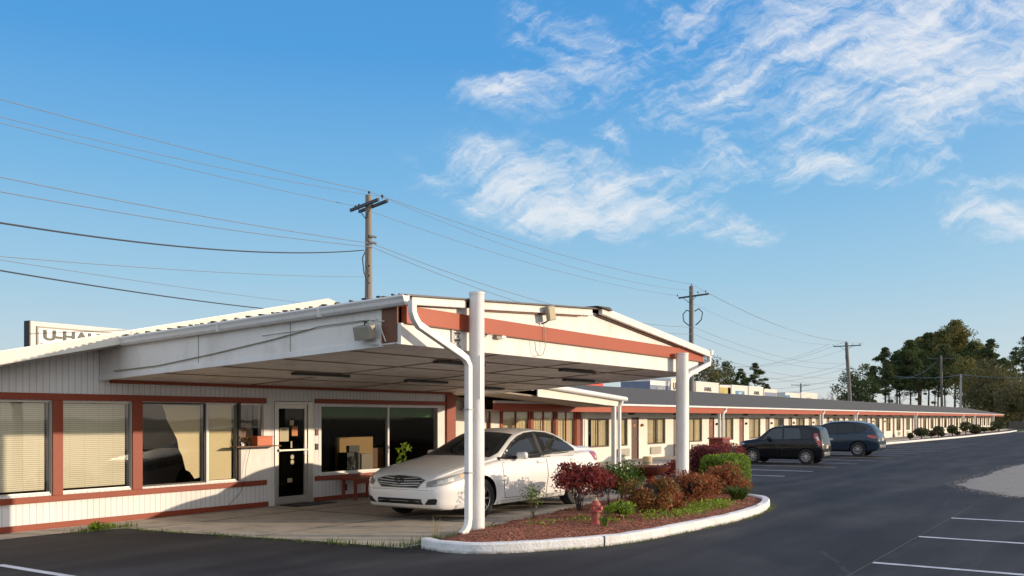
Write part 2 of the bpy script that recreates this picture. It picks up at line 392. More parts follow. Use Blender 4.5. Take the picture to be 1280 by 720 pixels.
# expansion joints in the driveway
for (x0, x1, y) in ((8.9, 20, 10.1), (8.5, 21.8, 12.2)):
    struct('driveway_joint', MB().box(x0, x1, y-.006, y+.006, .0052, .0085), M['black'])
for x in (11.9, 15.2, 18.6):
    struct('driveway_joint', MB().box(x-.006, x+.006, 8.2 if x < 17 else 9.0, 13.2, .0052, .0085), M['black'])
struct('sidewalk', MB().box(22.34, 146, 13.3, 15.7, 0, .09), M['conc2'], bevel=.015)
grav = mat('pale_gravel', (.31, .28, .24), .95, .35, 12, .5, (.16, .15, .13), bump=.9, bscale=45)
gp = [(21.9, 1.75), (22.3, 2.15), (22.9, 2.42), (23.6, 2.9), (25.1, 3.5), (26.2, 3.44), (27.4, 3.5), (29.5, 3.36), (32, 3.40), (35.7, 3.25), (39, 2.9), (44, 1.8), (50, -1.5), (50, -14), (30, -14), (24.5, -4), (22.9, 0.6), (22.3, 1.2)]
g2 = []
for i in range(len(gp)):
    a, b = Vector(gp[i]), Vector(gp[(i+1) % len(gp)]); n = max(1, int((b-a).length / .35))
    for k in range(n):
        p = a.lerp(b, k/n); g2.append((p.x + U(-.05, .05), p.y + U(-.05, .05)))
struct('gravel_patch', flat(g2, .006), grav)
rg_ = random.Random(12); mbs = MB()
for i in range(2600):
    a = gp[int(rg_.random()*15)]; b_ = gp[(gp.index(a)+1) % len(gp)]; t_ = rg_.random()
    x = a[0]+(b_[0]-a[0])*t_ + rg_.gauss(0, .22); y = a[1]+(b_[1]-a[1])*t_ + rg_.gauss(0, .18); r_ = rg_.uniform(.006, .017)
    mbs.add([(x-r_, y, .005), (x, y-r_, .005), (x+r_, y, .005), (x, y+r_, .005), (x, y, .005+r_*.55)], [(0, 1, 4), (1, 2, 4), (2, 3, 4), (3, 0, 4)])
tag(mbs.build('loose_gravel', grav, recalc=False), 'loose pale stones scattered round the ragged edge of the gravel patch', 'gravel', kind='stuff')
# the far grass verge and planted strip along the motel
verge = mat('verge_grass', (.14, .15, .06), .95, .35, 1.5, .3, (.2, .16, .08))
struct('grass_verge', flat([(118, 10.6), (136.5, 11.2), (240, 20), (240, -40), (150, -40), (133.4, 3), (128, -2)], .008), verge)
mulch_far = mat('dark_mulch', (.10, .06, .04), .95, .4, 3)
struct('planting_strip', MB().add([(56, 13.3, .05), (57.5, 12.75, .05), (85, 11.6, .05), (114, 11.25, .05), (128, 11.4, .05), (128, 13.3, .05)], [(0, 1, 2, 3, 4, 5)]), mulch_far)
def kerb_mesh(path, w=.15, h=.128, m='white', name='kerb', label=None, wob=.012, step=.12, closed=False):
    P = [Vector((x, y, 0)) for x, y in path]
    dense = []
    N = len(P)
    rng = range(N) if closed else range(N-1)
    for i in rng:
        p0, p1, p2, p3 = (P[(i-1) % N] if (closed or i > 0) else P[i]), P[i], P[(i+1) % N], (P[(i+2) % N] if (closed or i+2 < N) else P[(i+1) % N])
        n = max(2, int((p2-p1).length/step))
        for k in range(n):
            t = k/n
            q = .5*((2*p1) + (p2-p0)*t + (2*p0-5*p1+4*p2-p3)*t*t + (3*p1-p0-3*p2+p3)*t**3)
            dense.append(q)
    if not closed: dense.append(P[-1])
    vs = []; fs = []; n = len(dense)
    prof = [(-w/2, -.005), (-w/2, h*.82), (-w/2+.022, h), (w/2-.02, h), (w/2, h*.86), (w/2, -.005)]
    for i, p in enumerate(dense):
        t = ((dense[(i+1) % n] if (closed or i < n-1) else p) - (dense[i-1] if (closed or i > 0) else p)).normalized()
        nr = Vector((t.y, -t.x, 0))
        for (a, z) in prof:
            j = wob*(noise.noise(Vector((p.x*3, p.y*3, a*9+z*5))))
            vs.append((p.x + nr.x*(a+j), p.y + nr.y*(a+j), z + (j if z > .02 else 0)))
    K = len(prof)
    for i in range(n if closed else n-1):
        for k in range(K-1): fs.append((i*K+k, ((i+1) % n)*K+k, ((i+1) % n)*K+k+1, i*K+k+1))
    if not closed: fs += [tuple(range(K)), tuple(range((n-1)*K+K-1, (n-1)*K-1, -1))]
    return MB().add(vs, fs), dense
def kerb_paint():
    m, nt = new_mat('chipped_white_kerb_paint')
    z = nd(nt, 'ShaderNodeSeparateXYZ', {0: pos(nt)}).outputs[2]
    base = mixc(nt, math_n(nt, 'MULTIPLY_ADD', fbm(nt, 6, detail=8, rough=.7), 2.2, -.85, clamp=True), (.84, .84, .83, 1), (.60, .57, .53, 1))
    low = math_n(nt, 'MULTIPLY_ADD', z, -28, 1.15, clamp=True)
    base = mixc(nt, math_n(nt, 'MULTIPLY', low, math_n(nt, 'MULTIPLY_ADD', fbm(nt, 9, detail=5), 2.4, -.5, clamp=True)), base, (.14, .12, .09, 1))
    ch = math_n(nt, 'MULTIPLY_ADD', fbm(nt, 17, detail=6, rough=.65), 16, -10.4, clamp=True)
    base = mixc(nt, ch, base, (.20, .18, .15, 1))
    b = nd(nt, 'ShaderNodeBump', {'Height': fbm(nt, 30, detail=6), 'Strength': .7, 'Distance': .02})
    p = nd(nt, 'ShaderNodeBsdfPrincipled', {'Base Color': base, 'Roughness': .75, 'Normal': b.outputs[0]})
    nd(nt, 'ShaderNodeOutputMaterial', {0: p.outputs[0]}); return m
KERBM = kerb_paint()
ISL = [(9.32, 7.42), (9.2, 7.05), (9.3, 6.62), (9.75, 6.2), (10.6, 5.73), (11.4, 5.5), (12.7, 5.38), (14.37, 5.28), (16.0, 5.38), (17.3, 5.68), (17.95, 6.02), (18.35, 6.45), (19.8, 7.12), (21.6, 7.95), (23.2, 8.75), (23.2, 9.25), (22.2, 9.35), (20.5, 9.1)]
mb, dn = kerb_mesh(ISL)
struct('kerb', mb, KERBM, smooth=True)
struct('kerb_joint', MB().box(10.685, 10.695, 5.60, 5.785, .002, .129), M['black'])
def mulch_mat():
    m, nt = new_mat('red_bark_mulch')
    v = nd(nt, 'ShaderNodeTexVoronoi', {'Vector': pos(nt), 'Scale': 38.0}); 
    c = ramp(nt, nd(nt, 'ShaderNodeSeparateColor', {0: v.outputs['Color']}).outputs[0], [(0, (.08, .022, .012)), (.5, (.27, .08, .04)), (1, (.50, .20, .11))])
    b = nd(nt, 'ShaderNodeBump', {'Height': v.outputs['Distance'], 'Strength': 1.0, 'Distance': .03})
    p = nd(nt, 'ShaderNodeBsdfPrincipled', {'Base Color': c, 'Roughness': .9, 'Normal': b.outputs[0]})
    nd(nt, 'ShaderNodeOutputMaterial', {0: p.outputs[0]}); return m
MUL = mulch_mat()
isl_poly = [(p.x, p.y) for p in dn] + [(20.4, 9.05), (17.5, 8.5), (13.4, 8.08), (10.72, 7.78), (9.9, 7.6)]
cdt = geometry.delaunay_2d_cdt
def inside(p, poly):
    x, y = p; c = False; j = len(poly)-1
    for i in range(len(poly)):
        xi, yi = poly[i]; xj, yj = poly[j]
        if (yi > y) != (yj > y) and x < (xj-xi)*(y-yi)/(yj-yi)+xi: c = not c
        j = i
    return c
pts = [Vector(p) for p in isl_poly]; nb = len(pts)
gx = 9.0
def edge_d(p, poly):
    best = 9
    for i in range(len(poly)):
        a, b = Vector(poly[i]), Vector(poly[(i+1) % len(poly)]); q, t = geometry.intersect_point_line(Vector((*p, 0)), Vector((*a, 0)), Vector((*b, 0)))
        t = min(1, max(0, t)); best = min(best, (Vector(p) - a.lerp(b, t)).length)
    return best
for ix in range(75):
    for iy in range(22):
        p = (9.1 + ix*.19 + U(-.03, .03), 5.3 + iy*.19 + U(-.03, .03))
        if inside(p, isl_poly) and edge_d(p, isl_poly) > .08: pts.append(Vector(p))
V2, E2, F2, *_ = cdt(pts, [(i, (i+1) % nb) for i in range(nb)], [], 1, 1e-5)
def bed_z(x, y):
    e = edge_d((x, y), isl_poly); back = y > 7.0 + (x-9)*.12
    base = .015 if (e < .12 and back) else .085
    return base + min(e, .6)*.10 + .02*noise.noise(Vector((x*3, y*3, 0)))
bedz = [bed_z(v.x, v.y) for v in V2]
struct('mulch_bed', MB().add([(v.x, v.y, z) for v, z in zip(V2, bedz)], F2), MUL, smooth=True)
# loose mulch chips
mc = MB()
for i in range(5200):
    x, y = U(9.2, 20), U(5.4, 8.4)
    if not inside((x, y), isl_poly) or edge_d((x, y), isl_poly) < .05: continue
    z = bed_z(x, y) + U(.0, .02); a = U(0, PI); L = U(.012, .04); W = U(.004, .010)
    d = Vector((math.cos(a), math.sin(a), U(-.3, .3))).normalized(); n = Vector((-math.sin(a), math.cos(a), U(-.2, .2))).normalized()
    c = Vector((x, y, z)); mc.quad(c - d*L - n*W, c + d*L - n*W, c + d*L + n*W, c - d*L + n*W)
chip = leaf_mat('bark_chips', [(.10, .03, .015), (.32, .095, .045), (.52, .22, .13), (.2, .06, .03)], 0, .9)
tag(mc.build('mulch_chips', chip, recalc=False), 'loose reddish bark chips scattered over the planting island', 'mulch', kind='stuff')
# far kerb of the planted strip
mb, _ = kerb_mesh([(57.6, 12.62), (59.83, 12.42), (70, 12.0), (85.0, 11.4), (100, 11.2), (114.4, 11.05), (128, 11.3)], w=.2, h=.13, step=1.0)
struct('kerb', mb, KERBM)

# ------------------------------------------------------------------ OFFICE
B = 13.3
office = thing('motel_office', 'low white panelled motel office with red trim and large front windows', 'building', (5.4, B, 0))
# front wall made of panels around the openings (wall thickness .15 behind B)
def wallbox(mb, x0, x1, z0, z1, y=B, t=.15): mb.box(x0, x1, y, y+t, z0, z1)
wb = MB()
OP = [(6.2, 7.84, .53, 1.9), (8.0, 9.17, .53, 1.9), (9.35, 10.62, .53, 1.9), (10.66, 11.32, .53, 1.9)]
wallbox(wb, 5.4, 11.95, .0, .53); 
wallbox(wb, 5.4, 6.2, .53, 1.9); wallbox(wb, 7.84, 8.0, .53, 1.9); wallbox(wb, 9.17, 9.35, .53, 1.9); wallbox(wb, 10.62, 10.66, .53, 1.9)
wallbox(wb, 12.05, 12.16, .0, 1.96); wallbox(wb, 5.4, 12.05, 1.9, 2.0)
wallbox(wb, 12.05, 17.72, 1.96, 2.28); wallbox(wb, 13.08, 13.34, .0, 1.96); wallbox(wb, 13.34, 17.4, 0, .53); wallbox(wb, 17.4, 17.72, 0, 1.96)
wallbox(wb, 13.34, 17.4, 1.9, 1.96)
# gable
wb.prism([(5.4, 2.0), (12.05, 2.0), (12.05, 2.28), (17.72, 2.28), (17.72, 2.68), (12.98, 3.70), (5.4, 2.04)], 1, B, B+.15)
wb.box(17.57, 17.72, B+.15, 20, 0, 2.6); wb.box(5.4, 5.55, B+.15, 20, 0, 2.1); wb.box(5.55, 17.57, 19.85, 20, 0, 2.3)
wb.build('wall', M['siding'], office)
# flat white panel under the small window
pw = MB(); wallbox(pw, 11.36, 11.95, .53, 1.18); wallbox(pw, 11.32, 11.36, .53, 1.9); wallbox(pw, 11.90, 11.95, 1.18, 1.9); wallbox(pw, 11.95, 12.05, 0, 1.9)
pw.build('panel', M['white'], office)
# trim
t = .02
def trim(name, x0, x1, z0, z1, m=M['red'], y=B, th=.025): return MB().box(x0, x1, y-th, y+.001, z0, z1).build(name, m, office, bevel=.004)
trim('base_trim', 5.4, 12.0, .012, .10); trim('base_trim', 13.17, 17.4, .012, .09)
trim('sill_trim', 5.4, 11.95, .41, .50, th=.04); trim('sill_trim', 13.2, 17.4, .41, .50, th=.04)
trim('head_trim', 5.4, 11.95, 1.91, 2.01, th=.03); trim('head_trim', 13.2, 17.4, 1.93, 2.02, th=.03)
trim('corner_post', 17.4, 17.74, .0, 2.2, th=.05)
for (x0, x1) in ((7.84, 8.0), (9.17, 9.35), (6.1, 6.2)): trim('window_post', x0, x1, .50, 1.91, th=.027)
trim('frieze_trim', 8.78, 17.6, 2.19, 2.26, th=.06)
GL = glass_mat('window_glass', (.95, .95, .93), .8); GLD = glass_mat('dark_window_glass', (.86, .87, .85), .22); GLT = glass_mat('tinted_car_glass', (.16, .18, .18), 2.2)
def blind_mat():
    m, nt = new_mat('venetian_blind')
    s = nd(nt, 'ShaderNodeSeparateXYZ', {0: pos(nt)})
    fr = math_n(nt, 'FRACT', math_n(nt, 'DIVIDE', s.outputs[2], .03))
    c = ramp(nt, fr, [(0, (.22, .20, .15)), (.14, (.24, .22, .17)), (.25, (.72, .65, .48)), (1, (.80, .74, .57))])
    fx = math_n(nt, 'LESS_THAN', math_n(nt, 'FRACT', math_n(nt, 'DIVIDE', s.outputs[0], .24)), .035)
    c = mixc(nt, math_n(nt, 'MULTIPLY', fx, .3), c, (.3, .26, .18, 1))
    p = nd(nt, 'ShaderNodeBsdfPrincipled', {'Base Color': c, 'Roughness': .6})
    nd(nt, 'ShaderNodeOutputMaterial', {0: p.outputs[0]}); return m
BL = blind_mat()
def window(x0, x1, z0, z1, parent=office, y=B, glass=GL, fm=None, fw=.025, blind=None, name='window'):
    fm = fm or M['alu']
    fr = MB(); fr.box(x0, x1, y+.02, y+.06, z0, z0+fw).box(x0, x1, y+.02, y+.06, z1-fw, z1).box(x0, x0+fw, y+.02, y+.06, z0+fw, z1-fw).box(x1-fw, x1, y+.02, y+.06, z0+fw, z1-fw)
    f = fr.build('window', fm, parent)
    MB().box(x0+fw, x1-fw, y+.035, y+.04, z0+fw, z1-fw).build('pane', glass, f)
    if blind == 'blind':
        x_r = x1-fw-.05
        MB().box(x0+fw+.005, x_r, y+.075, y+.08, z0+fw+.03, z1-fw-.01).build('blind', BL, f)
    return f
window(6.2, 7.84, .53, 1.9, blind='blind'); window(8.0, 9.17, .53, 1.9, blind='blind')
f3 = window(9.35, 10.62, .53, 1.9, fm=M['darkmetal'])
refl_outline = [(9.80, 1.86), (10.57, 1.86), (10.57, .62), (10.45, .60), (10.36, .72), (10.27, .76), (10.20, 1.0), (10.13, 1.12), (10.10, 1.28), (10.0, 1.45), (9.90, 1.60), (9.86, 1.74)]  # curtain's ragged left edge shaped to stand in for a dark tree reflection
MB().add([(x, B+.10, z) for x, z in refl_outline], [tuple(range(len(refl_outline)))]).build('curtain', M['curtainplain'], f3)
f4 = window(10.66, 11.32, .53, 1.9)
MB().box(10.70, 11.24, B+.09, B+.10, .56, 1.88).build('curtain', M['curtainplain'], f4)
f5 = window(11.36, 11.90, 1.18, 1.9)
MB().box(11.38, 11.88, B+.3, B+.31, 1.18, 1.55).build('notice_board', M['paper'], f5)
MB().box(11.42, 11.56, B+.09, B+.095, 1.25, 1.52).build('poster', M['door'], f5)
MB().box(11.30, 11.35, B-.03, B+.03, .52, 1.91).build('window_mullion', M['darkmetal'], office)
# shelf and red box on it
MB().box(11.10, 12.13, B-.22, B-.028, 1.12, 1.14).build('shelf', M['brownwood'], office)
rb = thing('letter_box', 'orange red letter box on the wooden shelf beside the office door', 'box', (11.75, B-.13, 1.14))
MB().box(11.57, 11.93, B-.21, B-.05, 1.14, 1.30).build('box_body', M['mailred'], rb, bevel=.008)
MB().box(11.56, 11.94, B-.22, B-.04, 1.30, 1.315).build('lid', M['mailred'], rb)
pp = thing('flower_pot', 'small dark flower pot with red blooms beside the letter box on the shelf', 'flower pot', (11.42, B-.13, 1.14))
MB().lathe([(.03, 1.14), (.05, 1.22)], (11.42, B-.13, 0), 12).build('pot', M['black'], pp)
fl = MB()
for i in range(60):
    c = Vector((11.42, B-.13, 1.25)) + Vector((U(-1, 1), U(-1, 1), U(-.6, 1)))*.07; a = Vector((U(-1, 1), U(-1, 1), U(-1, 1))).normalized()*.015; b = a.orthogonal().normalized()*.012
    fl.quad(c-a, c+b, c+a, c-b)
fl.build('blooms', leaf_mat('pot_blooms', [(.4, .12, .05), (.05, .06, .02), (.5, .3, .08)]), pp, recalc=False)
# hanging wire
MB().tube([(11.62, B-.03, 1.9), (11.60, B-.05, 1.5), (11.55, B-.05, 1.12), (11.45, B-.05, .8), (11.42, B-.05, .5), (11.30, B-.06, .3), (11.05, B-.06, .11)], .004, 5).build('cable', M['black'], office)
# door
dr = MB().box(12.20, 12.27, B+.0, B+.045, .02, 1.90).box(12.93, 13.0, B, B+.045, .02, 1.90).box(12.27, 12.93, B, B+.045, 1.82, 1.90).box(12.27, 12.93, B, B+.045, .02, .16).build('door', M['alu'], office, bevel=.003)
MB().box(12.27, 12.93, B+.02, B+.026, .16, 1.82).build('pane', GLD, dr)
MB().box(12.25, 12.97, B-.045, B-.02, 1.02, 1.05).box(12.25, 12.28, B-.03, B, 1.01, 1.06).box(12.92, 12.95, B-.03, B, 1.01, 1.06).build('push_bar', M['alu'], dr)
MB().box(12.90, 12.96, B-.03, B-.001, .93, 1.16).build('lock_plate', M['white_clean'], dr)
dfr = MB().box(12.16, 12.20, B-.02, B+.1, .0, 1.95).box(13.0, 13.13, B-.025, B+.1, .0, 1.95).box(12.20, 13.0, B-.02, B+.1, 1.90, 1.95).build('door_frame', M['alu'], office, bevel=.003)
for (x0, x1, z0, z1, m) in ((12.30, 12.53, 1.20, 1.46, M['paper']), (12.61, 12.76, 1.30, 1.48, M['orange']), (12.56, 12.66, 1.50, 1.60, M['paper']), (12.58, 12.62, 1.07, 1.2, M['paper'])):
    MB().box(x0, x1, B+.012, B+.019, z0, z1).build('notice', m, dr)
for z in (.80, .90):
    MB().lathe([(.045, B+.010), (.045, B+.018)], (12.62, 0, z), 14, 'y').build('round_sticker', M['paper'], dr)
MB().box(12.50, 12.62, B+.012, B+.019, .42, .5).build('notice', M['paper'], dr)
put_text('NOTICE', .035, (12.415, B+.011, 1.42), M['black'], dr, 'lettering')
MB().box(13.21, 13.28, B-.02, B+.001, 1.30, 1.42).build('doorbell', M['brownwood'], office)
MB().box(13.21, 13.28, B-.02, B+.001, 1.02, 1.14).build('keypad', M['black'], office)
MB().box(13.98, 14.06, B-.05, B+.001, .17, .30).build('outlet_box', M['darkmetal'], office)
# big front window (two panes)
fr = MB(); y = B
fr.box(13.34, 17.15, y+.0, y+.06, .53, .57).box(13.34, 17.15, y, y+.06, 1.87, 1.9).box(13.34, 13.38, y, y+.06, .57, 1.87).box(17.11, 17.15, y, y+.06, .57, 1.87).box(15.36, 15.41, y-.005, y+.065, .57, 1.87)
bw = fr.build('window', M['white_clean'], office)
MB().box(13.38, 15.36, y+.03, y+.035, .57, 1.87).build('pane', GLD, bw); MB().box(15.41, 17.11, y+.03, y+.035, .57, 1.87).build('pane', GLD, bw)
wb = MB(); wallbox(wb, 17.15, 17.4, .53, 1.9); wb.build('panel', M['white'], office)
MB().box(13.3, 17.2, B-.05, B, .503, .53).build('window_sill', M['white_clean'], office)
# interior
MB().box(13.38, 17.1, B+.16, B+.20, 1.66, 1.92).build('green_reflection_strip', mat('painted_green_reflection', (.03, .16, .03), .8, .4, 3), office)  # dark green strip standing in for a reflection along the top of the glass
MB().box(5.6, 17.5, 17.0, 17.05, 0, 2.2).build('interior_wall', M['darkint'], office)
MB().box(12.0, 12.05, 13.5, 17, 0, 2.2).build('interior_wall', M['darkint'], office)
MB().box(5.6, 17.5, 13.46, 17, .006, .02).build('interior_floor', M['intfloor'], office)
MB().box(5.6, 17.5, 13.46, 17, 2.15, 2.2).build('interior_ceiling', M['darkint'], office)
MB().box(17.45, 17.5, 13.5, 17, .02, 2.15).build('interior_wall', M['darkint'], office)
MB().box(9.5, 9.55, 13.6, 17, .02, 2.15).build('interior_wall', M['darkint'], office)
cnt = thing('reception_desk', 'dark reception desk with yellow wood panel seen through the big office window', 'desk', (15.3, 14.2, .02))
MB().box(14.8, 15.95, 14.25, 14.30, .50, 1.22).build('panel', M['counter'], cnt)
MB().box(15.12, 15.45, 14.19, 14.24, .90, 1.04).build('screen', M['black'], cnt)
MB().box(14.75, 16.0, 14.25, 14.6, .02, .49).build('base', M['brownwood'], cnt)
MB().box(14.75, 15.15, 13.9, 14.16, .02, .90).build('cabinet', M['black'], cnt)
MB().box(15.2, 15.55, 13.9, 14.16, .02, .86).build('cabinet', M['soffit'], cnt)
for (x, yy) in ((16.35, 14.3), (17.05, 14.9)):
    ch = thing('office_chair', 'dim %s chair inside the office behind the big window' % ('brown' if x < 16.5 else 'dark'), 'chair', (x, yy, .02))
    MB().box(x-.25, x+.25, yy-.25, yy+.25, .42, .5).build('seat', M['brownwood'] if x < 16.5 else M['black'], ch)
    MB().box(x-.25, x+.25, yy+.2, yy+.25, .5, .95).build('backrest', M['brownwood'] if x < 16.5 else M['black'], ch)
    for sx in (-1, 1):
        for sy in (-1, 1): MB().box(x+sx*.22-.02, x+sx*.22+.02, yy+sy*.22-.02, yy+sy*.22+.02, .02, .42).build('leg', M['darkmetal'], ch)
mt = MB().box(12.2, 13.25, 12.75, 13.2, .006, .02).build('door_mat', M['black'], bevel=.004); tag(mt, 'flat black door mat in front of the glass office door', 'mat')
# small red bench table below the big window
be = thing('side_table', 'small red wooden table standing below the big office window', 'table', (14.05, 12.95, 0))
MB().box(13.80, 14.62, 12.78, 13.2, .40, .44).build('table_top', M['red'], be, bevel=.004)
MB().box(13.83, 14.6, 12.81, 12.83, .33, .40).build('apron', M['red'], be)
for x in (13.84, 14.54):
    for yy in (12.82, 13.14): MB().box(x, x+.045, yy, yy+.045, .005, .40).build('leg', M['red'], be)
# roof and rake
rf = MB()
XL, XP, XR = 4.9, 12.98, 21.0
def rz(x, top=3.92): return top - .2205*abs(x-XP) if x < XP else top - .22*(x-XP)
rv = []
for yy, dz in ((12.72, 0), (20.4, -.55)):
    for (x, d) in ((XL, 0), (XP, 0), (XR-2.6, 0), (XR-2.6, -.06), (XP, -.06), (XL, -.06)): rv.append((x, yy, rz(x)+d+dz))
rf.add(rv, [(0,1,2,3,4,5), (11,10,9,8,7,6)] + [(i, i+6, (i+1)%6+6, (i+1)%6) for i in range(6)])
rf.build('roof', M['roofmetal'], office)
rk = MB()
def rake(x0, x1, y, z_off, h, th=.03):
    rk.add([(x0, y, rz(x0)+z_off), (x1, y, rz(x1)+z_off), (x1, y, rz(x1)+z_off-h), (x0, y, rz(x0)+z_off-h),
            (x0, y+th, rz(x0)+z_off), (x1, y+th, rz(x1)+z_off), (x1, y+th, rz(x1)+z_off-h), (x0, y+th, rz(x0)+z_off-h)],
           [(0,1,2,3),(7,6,5,4),(0,4,5,1),(1,5,6,2),(2,6,7,3),(3,7,4,0)])
rake(XL, 8.72, 12.68, -.012, .175); rake(8.735, XP, 12.68, -.012, .175); rake(XP, XR-2.6, 12.68, -.012, .175)
rk.build('rake_board', M['cream'], office)
MB().prism([(XL, rz(XL)-.19), (XP, rz(XP)-.19), (XP, rz(XP)-.215), (XL, rz(XL)-.215)], 1, 12.72, B-.002).build('eave_soffit', M['soffit'], office)

# ------------------------------------------------------------------ ENTRANCE CANOPY
YF = 7.7; SL = .36/5.6
can = thing('entrance_canopy', 'white drive-through canopy with red fascia band on two round posts', 'canopy', (14.3, YF, 0))
def zs(y, z): return z - SL*(y - YF)          # the roof falls toward the office
XLf, XLb, XRr = 9.15, 8.60, 19.0
def skew(x, y):                                # left edge splays a little toward the wall
    t = (y-YF)/5.6
    return x + (XLb-XLf)*t if x < 9.6 else x
def slab(mb, x0, x1, y0, y1, z0, z1):
    v = []
    for z in (z0, z1):
        for (x, yy) in ((x0, y0), (x1, y0), (x1, y1), (x0, y1)): v.append((skew(x, yy), yy, zs(yy, z)))
    mb.add(v, [(0,3,2,1),(4,5,6,7),(0,1,5,4),(1,2,6,5),(2,3,7,6),(3,0,4,7)])
mb = MB(); slab(mb, 9.16, 18.95, YF+.06, 13.28, 2.60, 2.66); mb.build('ceiling', M['ceil'], can)
# ceiling battens and fluorescent fixtures
mb = MB()
for yy in (8.6, 9.75, 10.9, 12.05): slab(mb, 9.3, 18.8, yy, yy+.03, 2.588, 2.602)
for x in (11.5, 14.0, 16.5): slab(mb, x, x+.03, YF+.1, 13.2, 2.586, 2.60)
mb.build('ceiling_battens', M['soffit'], can)
for (x, yy) in ((11.2, 8.7), (14.6, 8.5), (10.5, 11.0), (13.5, 11.2), (16.8, 9.7), (16.4, 11.8)):
    mb = MB(); slab(mb, x, x+1.25, yy, yy+.10, 2.545, 2.586); f = mb.build('strip_light', M['darkmetal'], can)
    MB().tube([(x+.08, yy+.05, zs(yy, 2.533)), (x+1.17, yy+.05, zs(yy, 2.533))], .014, 8).build('tube_lamp', M['white_clean'], f)
# front beam, red band, gable, rake boards
mb = MB().box(9.15, 18.98, YF, YF+.06, 2.58, 2.853); mb.build('front_beam', M['cream'] if 0 else M['white'], can, bevel=.004)
MB().box(9.22, 19.2, YF-.035, YF+.06, 2.856, 3.075).build('red_band', M['redband'], can, bevel=.004)
MB().box(9.22, 19.2, YF-.042, YF-.001, 2.845, 2.856).build('band_edge', M['brownwood'], can)
pk, zl, zr, zp = 14.33, 3.20, 3.06, 3.53
def gz(x): return zl + (zp-zl)*(x-9.15)/(pk-9.15) if x < pk else zp + (zr-zp)*(x-pk)/(19.35-pk)
MB().prism([(9.25, 3.078), (19.0, 3.078), (pk, zp-.07)], 1, YF, YF+.05).build('gable_panel', M['white'], can)
def sl_board(mb, x0, x1, y0, y1, dz0, dz1):
    v = []
    for yy in (y0, y1):
        for (x, d) in ((x0, dz0), (x1, dz0), (x1, dz1), (x0, dz1)): v.append((x, yy, gz(x)+d))
    mb.add(v, [(0,1,2,3),(7,6,5,4),(0,4,5,1),(1,5,6,2),(2,6,7,3),(3,7,4,0)])
mb = MB(); sl_board(mb, 9.25, 10.42, YF-.10, YF-.05, -.02, -.125); sl_board(mb, 10.68, 14.1, YF-.075, YF-.03, -.02, -.13)
sl_board(mb, 14.33, 19.32, YF-.14, YF-.06, .035, -.10)
mb.build('rake_board', M['white'], can, bevel=.012)
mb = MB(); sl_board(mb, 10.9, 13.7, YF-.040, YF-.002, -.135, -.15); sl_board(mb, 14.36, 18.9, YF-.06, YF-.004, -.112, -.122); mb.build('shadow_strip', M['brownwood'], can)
mb = MB()
for x0, x1 in ((9.1, pk), (pk, 19.35)):
    v = []
    for (x, yy) in ((x0, YF-.12), (x1, YF-.12), (x1, 13.6), (x0, 13.6)):
        for d in (0, -.02): v.append((skew(x, yy), yy, gz(x) + d - SL*(yy-YF)))
    mb.add(v, [(0,2,4,6),(1,7,5,3),(0,1,3,2),(2,3,5,4),(4,5,7,6),(6,7,1,0)])
# standing ribs along the roof sheets
for k in range(24):
    yy = YF-.05 + k*.25
    for x0, x1 in ((9.06, pk), (pk, 19.35)):
        a, b = skew(x0, yy), x1
        mb.add([(a, yy, gz(x0)-SL*(yy-YF)), (b, yy, gz(x1)-SL*(yy-YF)), (b, yy+.03, gz(x1)-SL*(yy-YF)), (a, yy+.03, gz(x0)-SL*(yy-YF)),
                (a, yy, gz(x0)+.014-SL*(yy-YF)), (b, yy, gz(x1)+.014-SL*(yy-YF)), (b, yy+.03, gz(x1)+.014-SL*(yy-YF)), (a, yy+.03, gz(x0)+.014-SL*(yy-YF))],
               [(0,3,2,1),(4,5,6,7),(0,1,5,4),(1,2,6,5),(2,3,7,6),(3,0,4,7)])
rfc = mb.build('roof', M['roofdark'], can)
mb = MB()
for k in range(26):
    yy = YF + .1 + k*.22; mb = MB(); mb.obox((skew(9.1, yy)+.02, yy, gz(9.1)+.025-SL*(yy-YF)-.004), (.02, 0, 0), (0, .016+.012*(k % 3), 0), (0, 0, .010)); mb.build('closure_cap', M['black'], rfc)
# old cable sagging along the side beam and the beam joints
P = [(12.95, 2.36), (12.0, 2.42), (10.9, 2.56), (9.8, 2.72), (9.0, 2.86), (8.35, 2.90), (8.05, 2.91)]
MB().tube([(skew(9.15, a)-.014, a, b) for a, b in P], .009, 6).build('side_cable', M['flood'], can)
for yy in (11.2, 9.5): MB().obox((skew(9.15, yy)-.003, yy, zs(yy, 2.86)), (.004, 0, 0), (0, .0035, 0), (0, 0, .20)).build('joint_strip', M['flood'], can)
mb = MB(); mb.prism([(14.05, 3.545), (14.5, 3.56), (14.55, 3.535), (14.62, 3.51), (14.3, 3.53)], 1, YF-.2, YF+.3); mb.build('ridge_cap', M['darkmetal'], can)
# left side: beam, fascia lip, gutter
mb = MB()
def side(mb, dx0, dx1, y0, y1, z0, z1):
    v = []
    for z in (z0, z1):
        for (dx, yy) in ((dx0, y0), (dx1, y0), (dx1, y1), (dx0, y1)): v.append((skew(9.15, yy)+dx, yy, zs(yy, z)))
    mb.add(v, [(0,3,2,1),(4,5,6,7),(0,1,5,4),(1,2,6,5),(2,3,7,6),(3,0,4,7)])
side(mb, -.0, .05, YF+.30, 13.29, 2.58, 3.1); mb.build('side_beam', M['white'], can)
mb = MB(); side(mb, -.012, -.002, YF+.30, 13.29, 2.58, 2.66); side(mb, -.018, -.002, YF+.7, 10.0, 2.93, 2.94); mb.build('beam_lip', M['white_clean'], can)
mb = MB(); side(mb, .0, .04, YF+.06, YF+.296, 2.62, 3.08); mb.build('corner_panel', M['brownwood'], can)
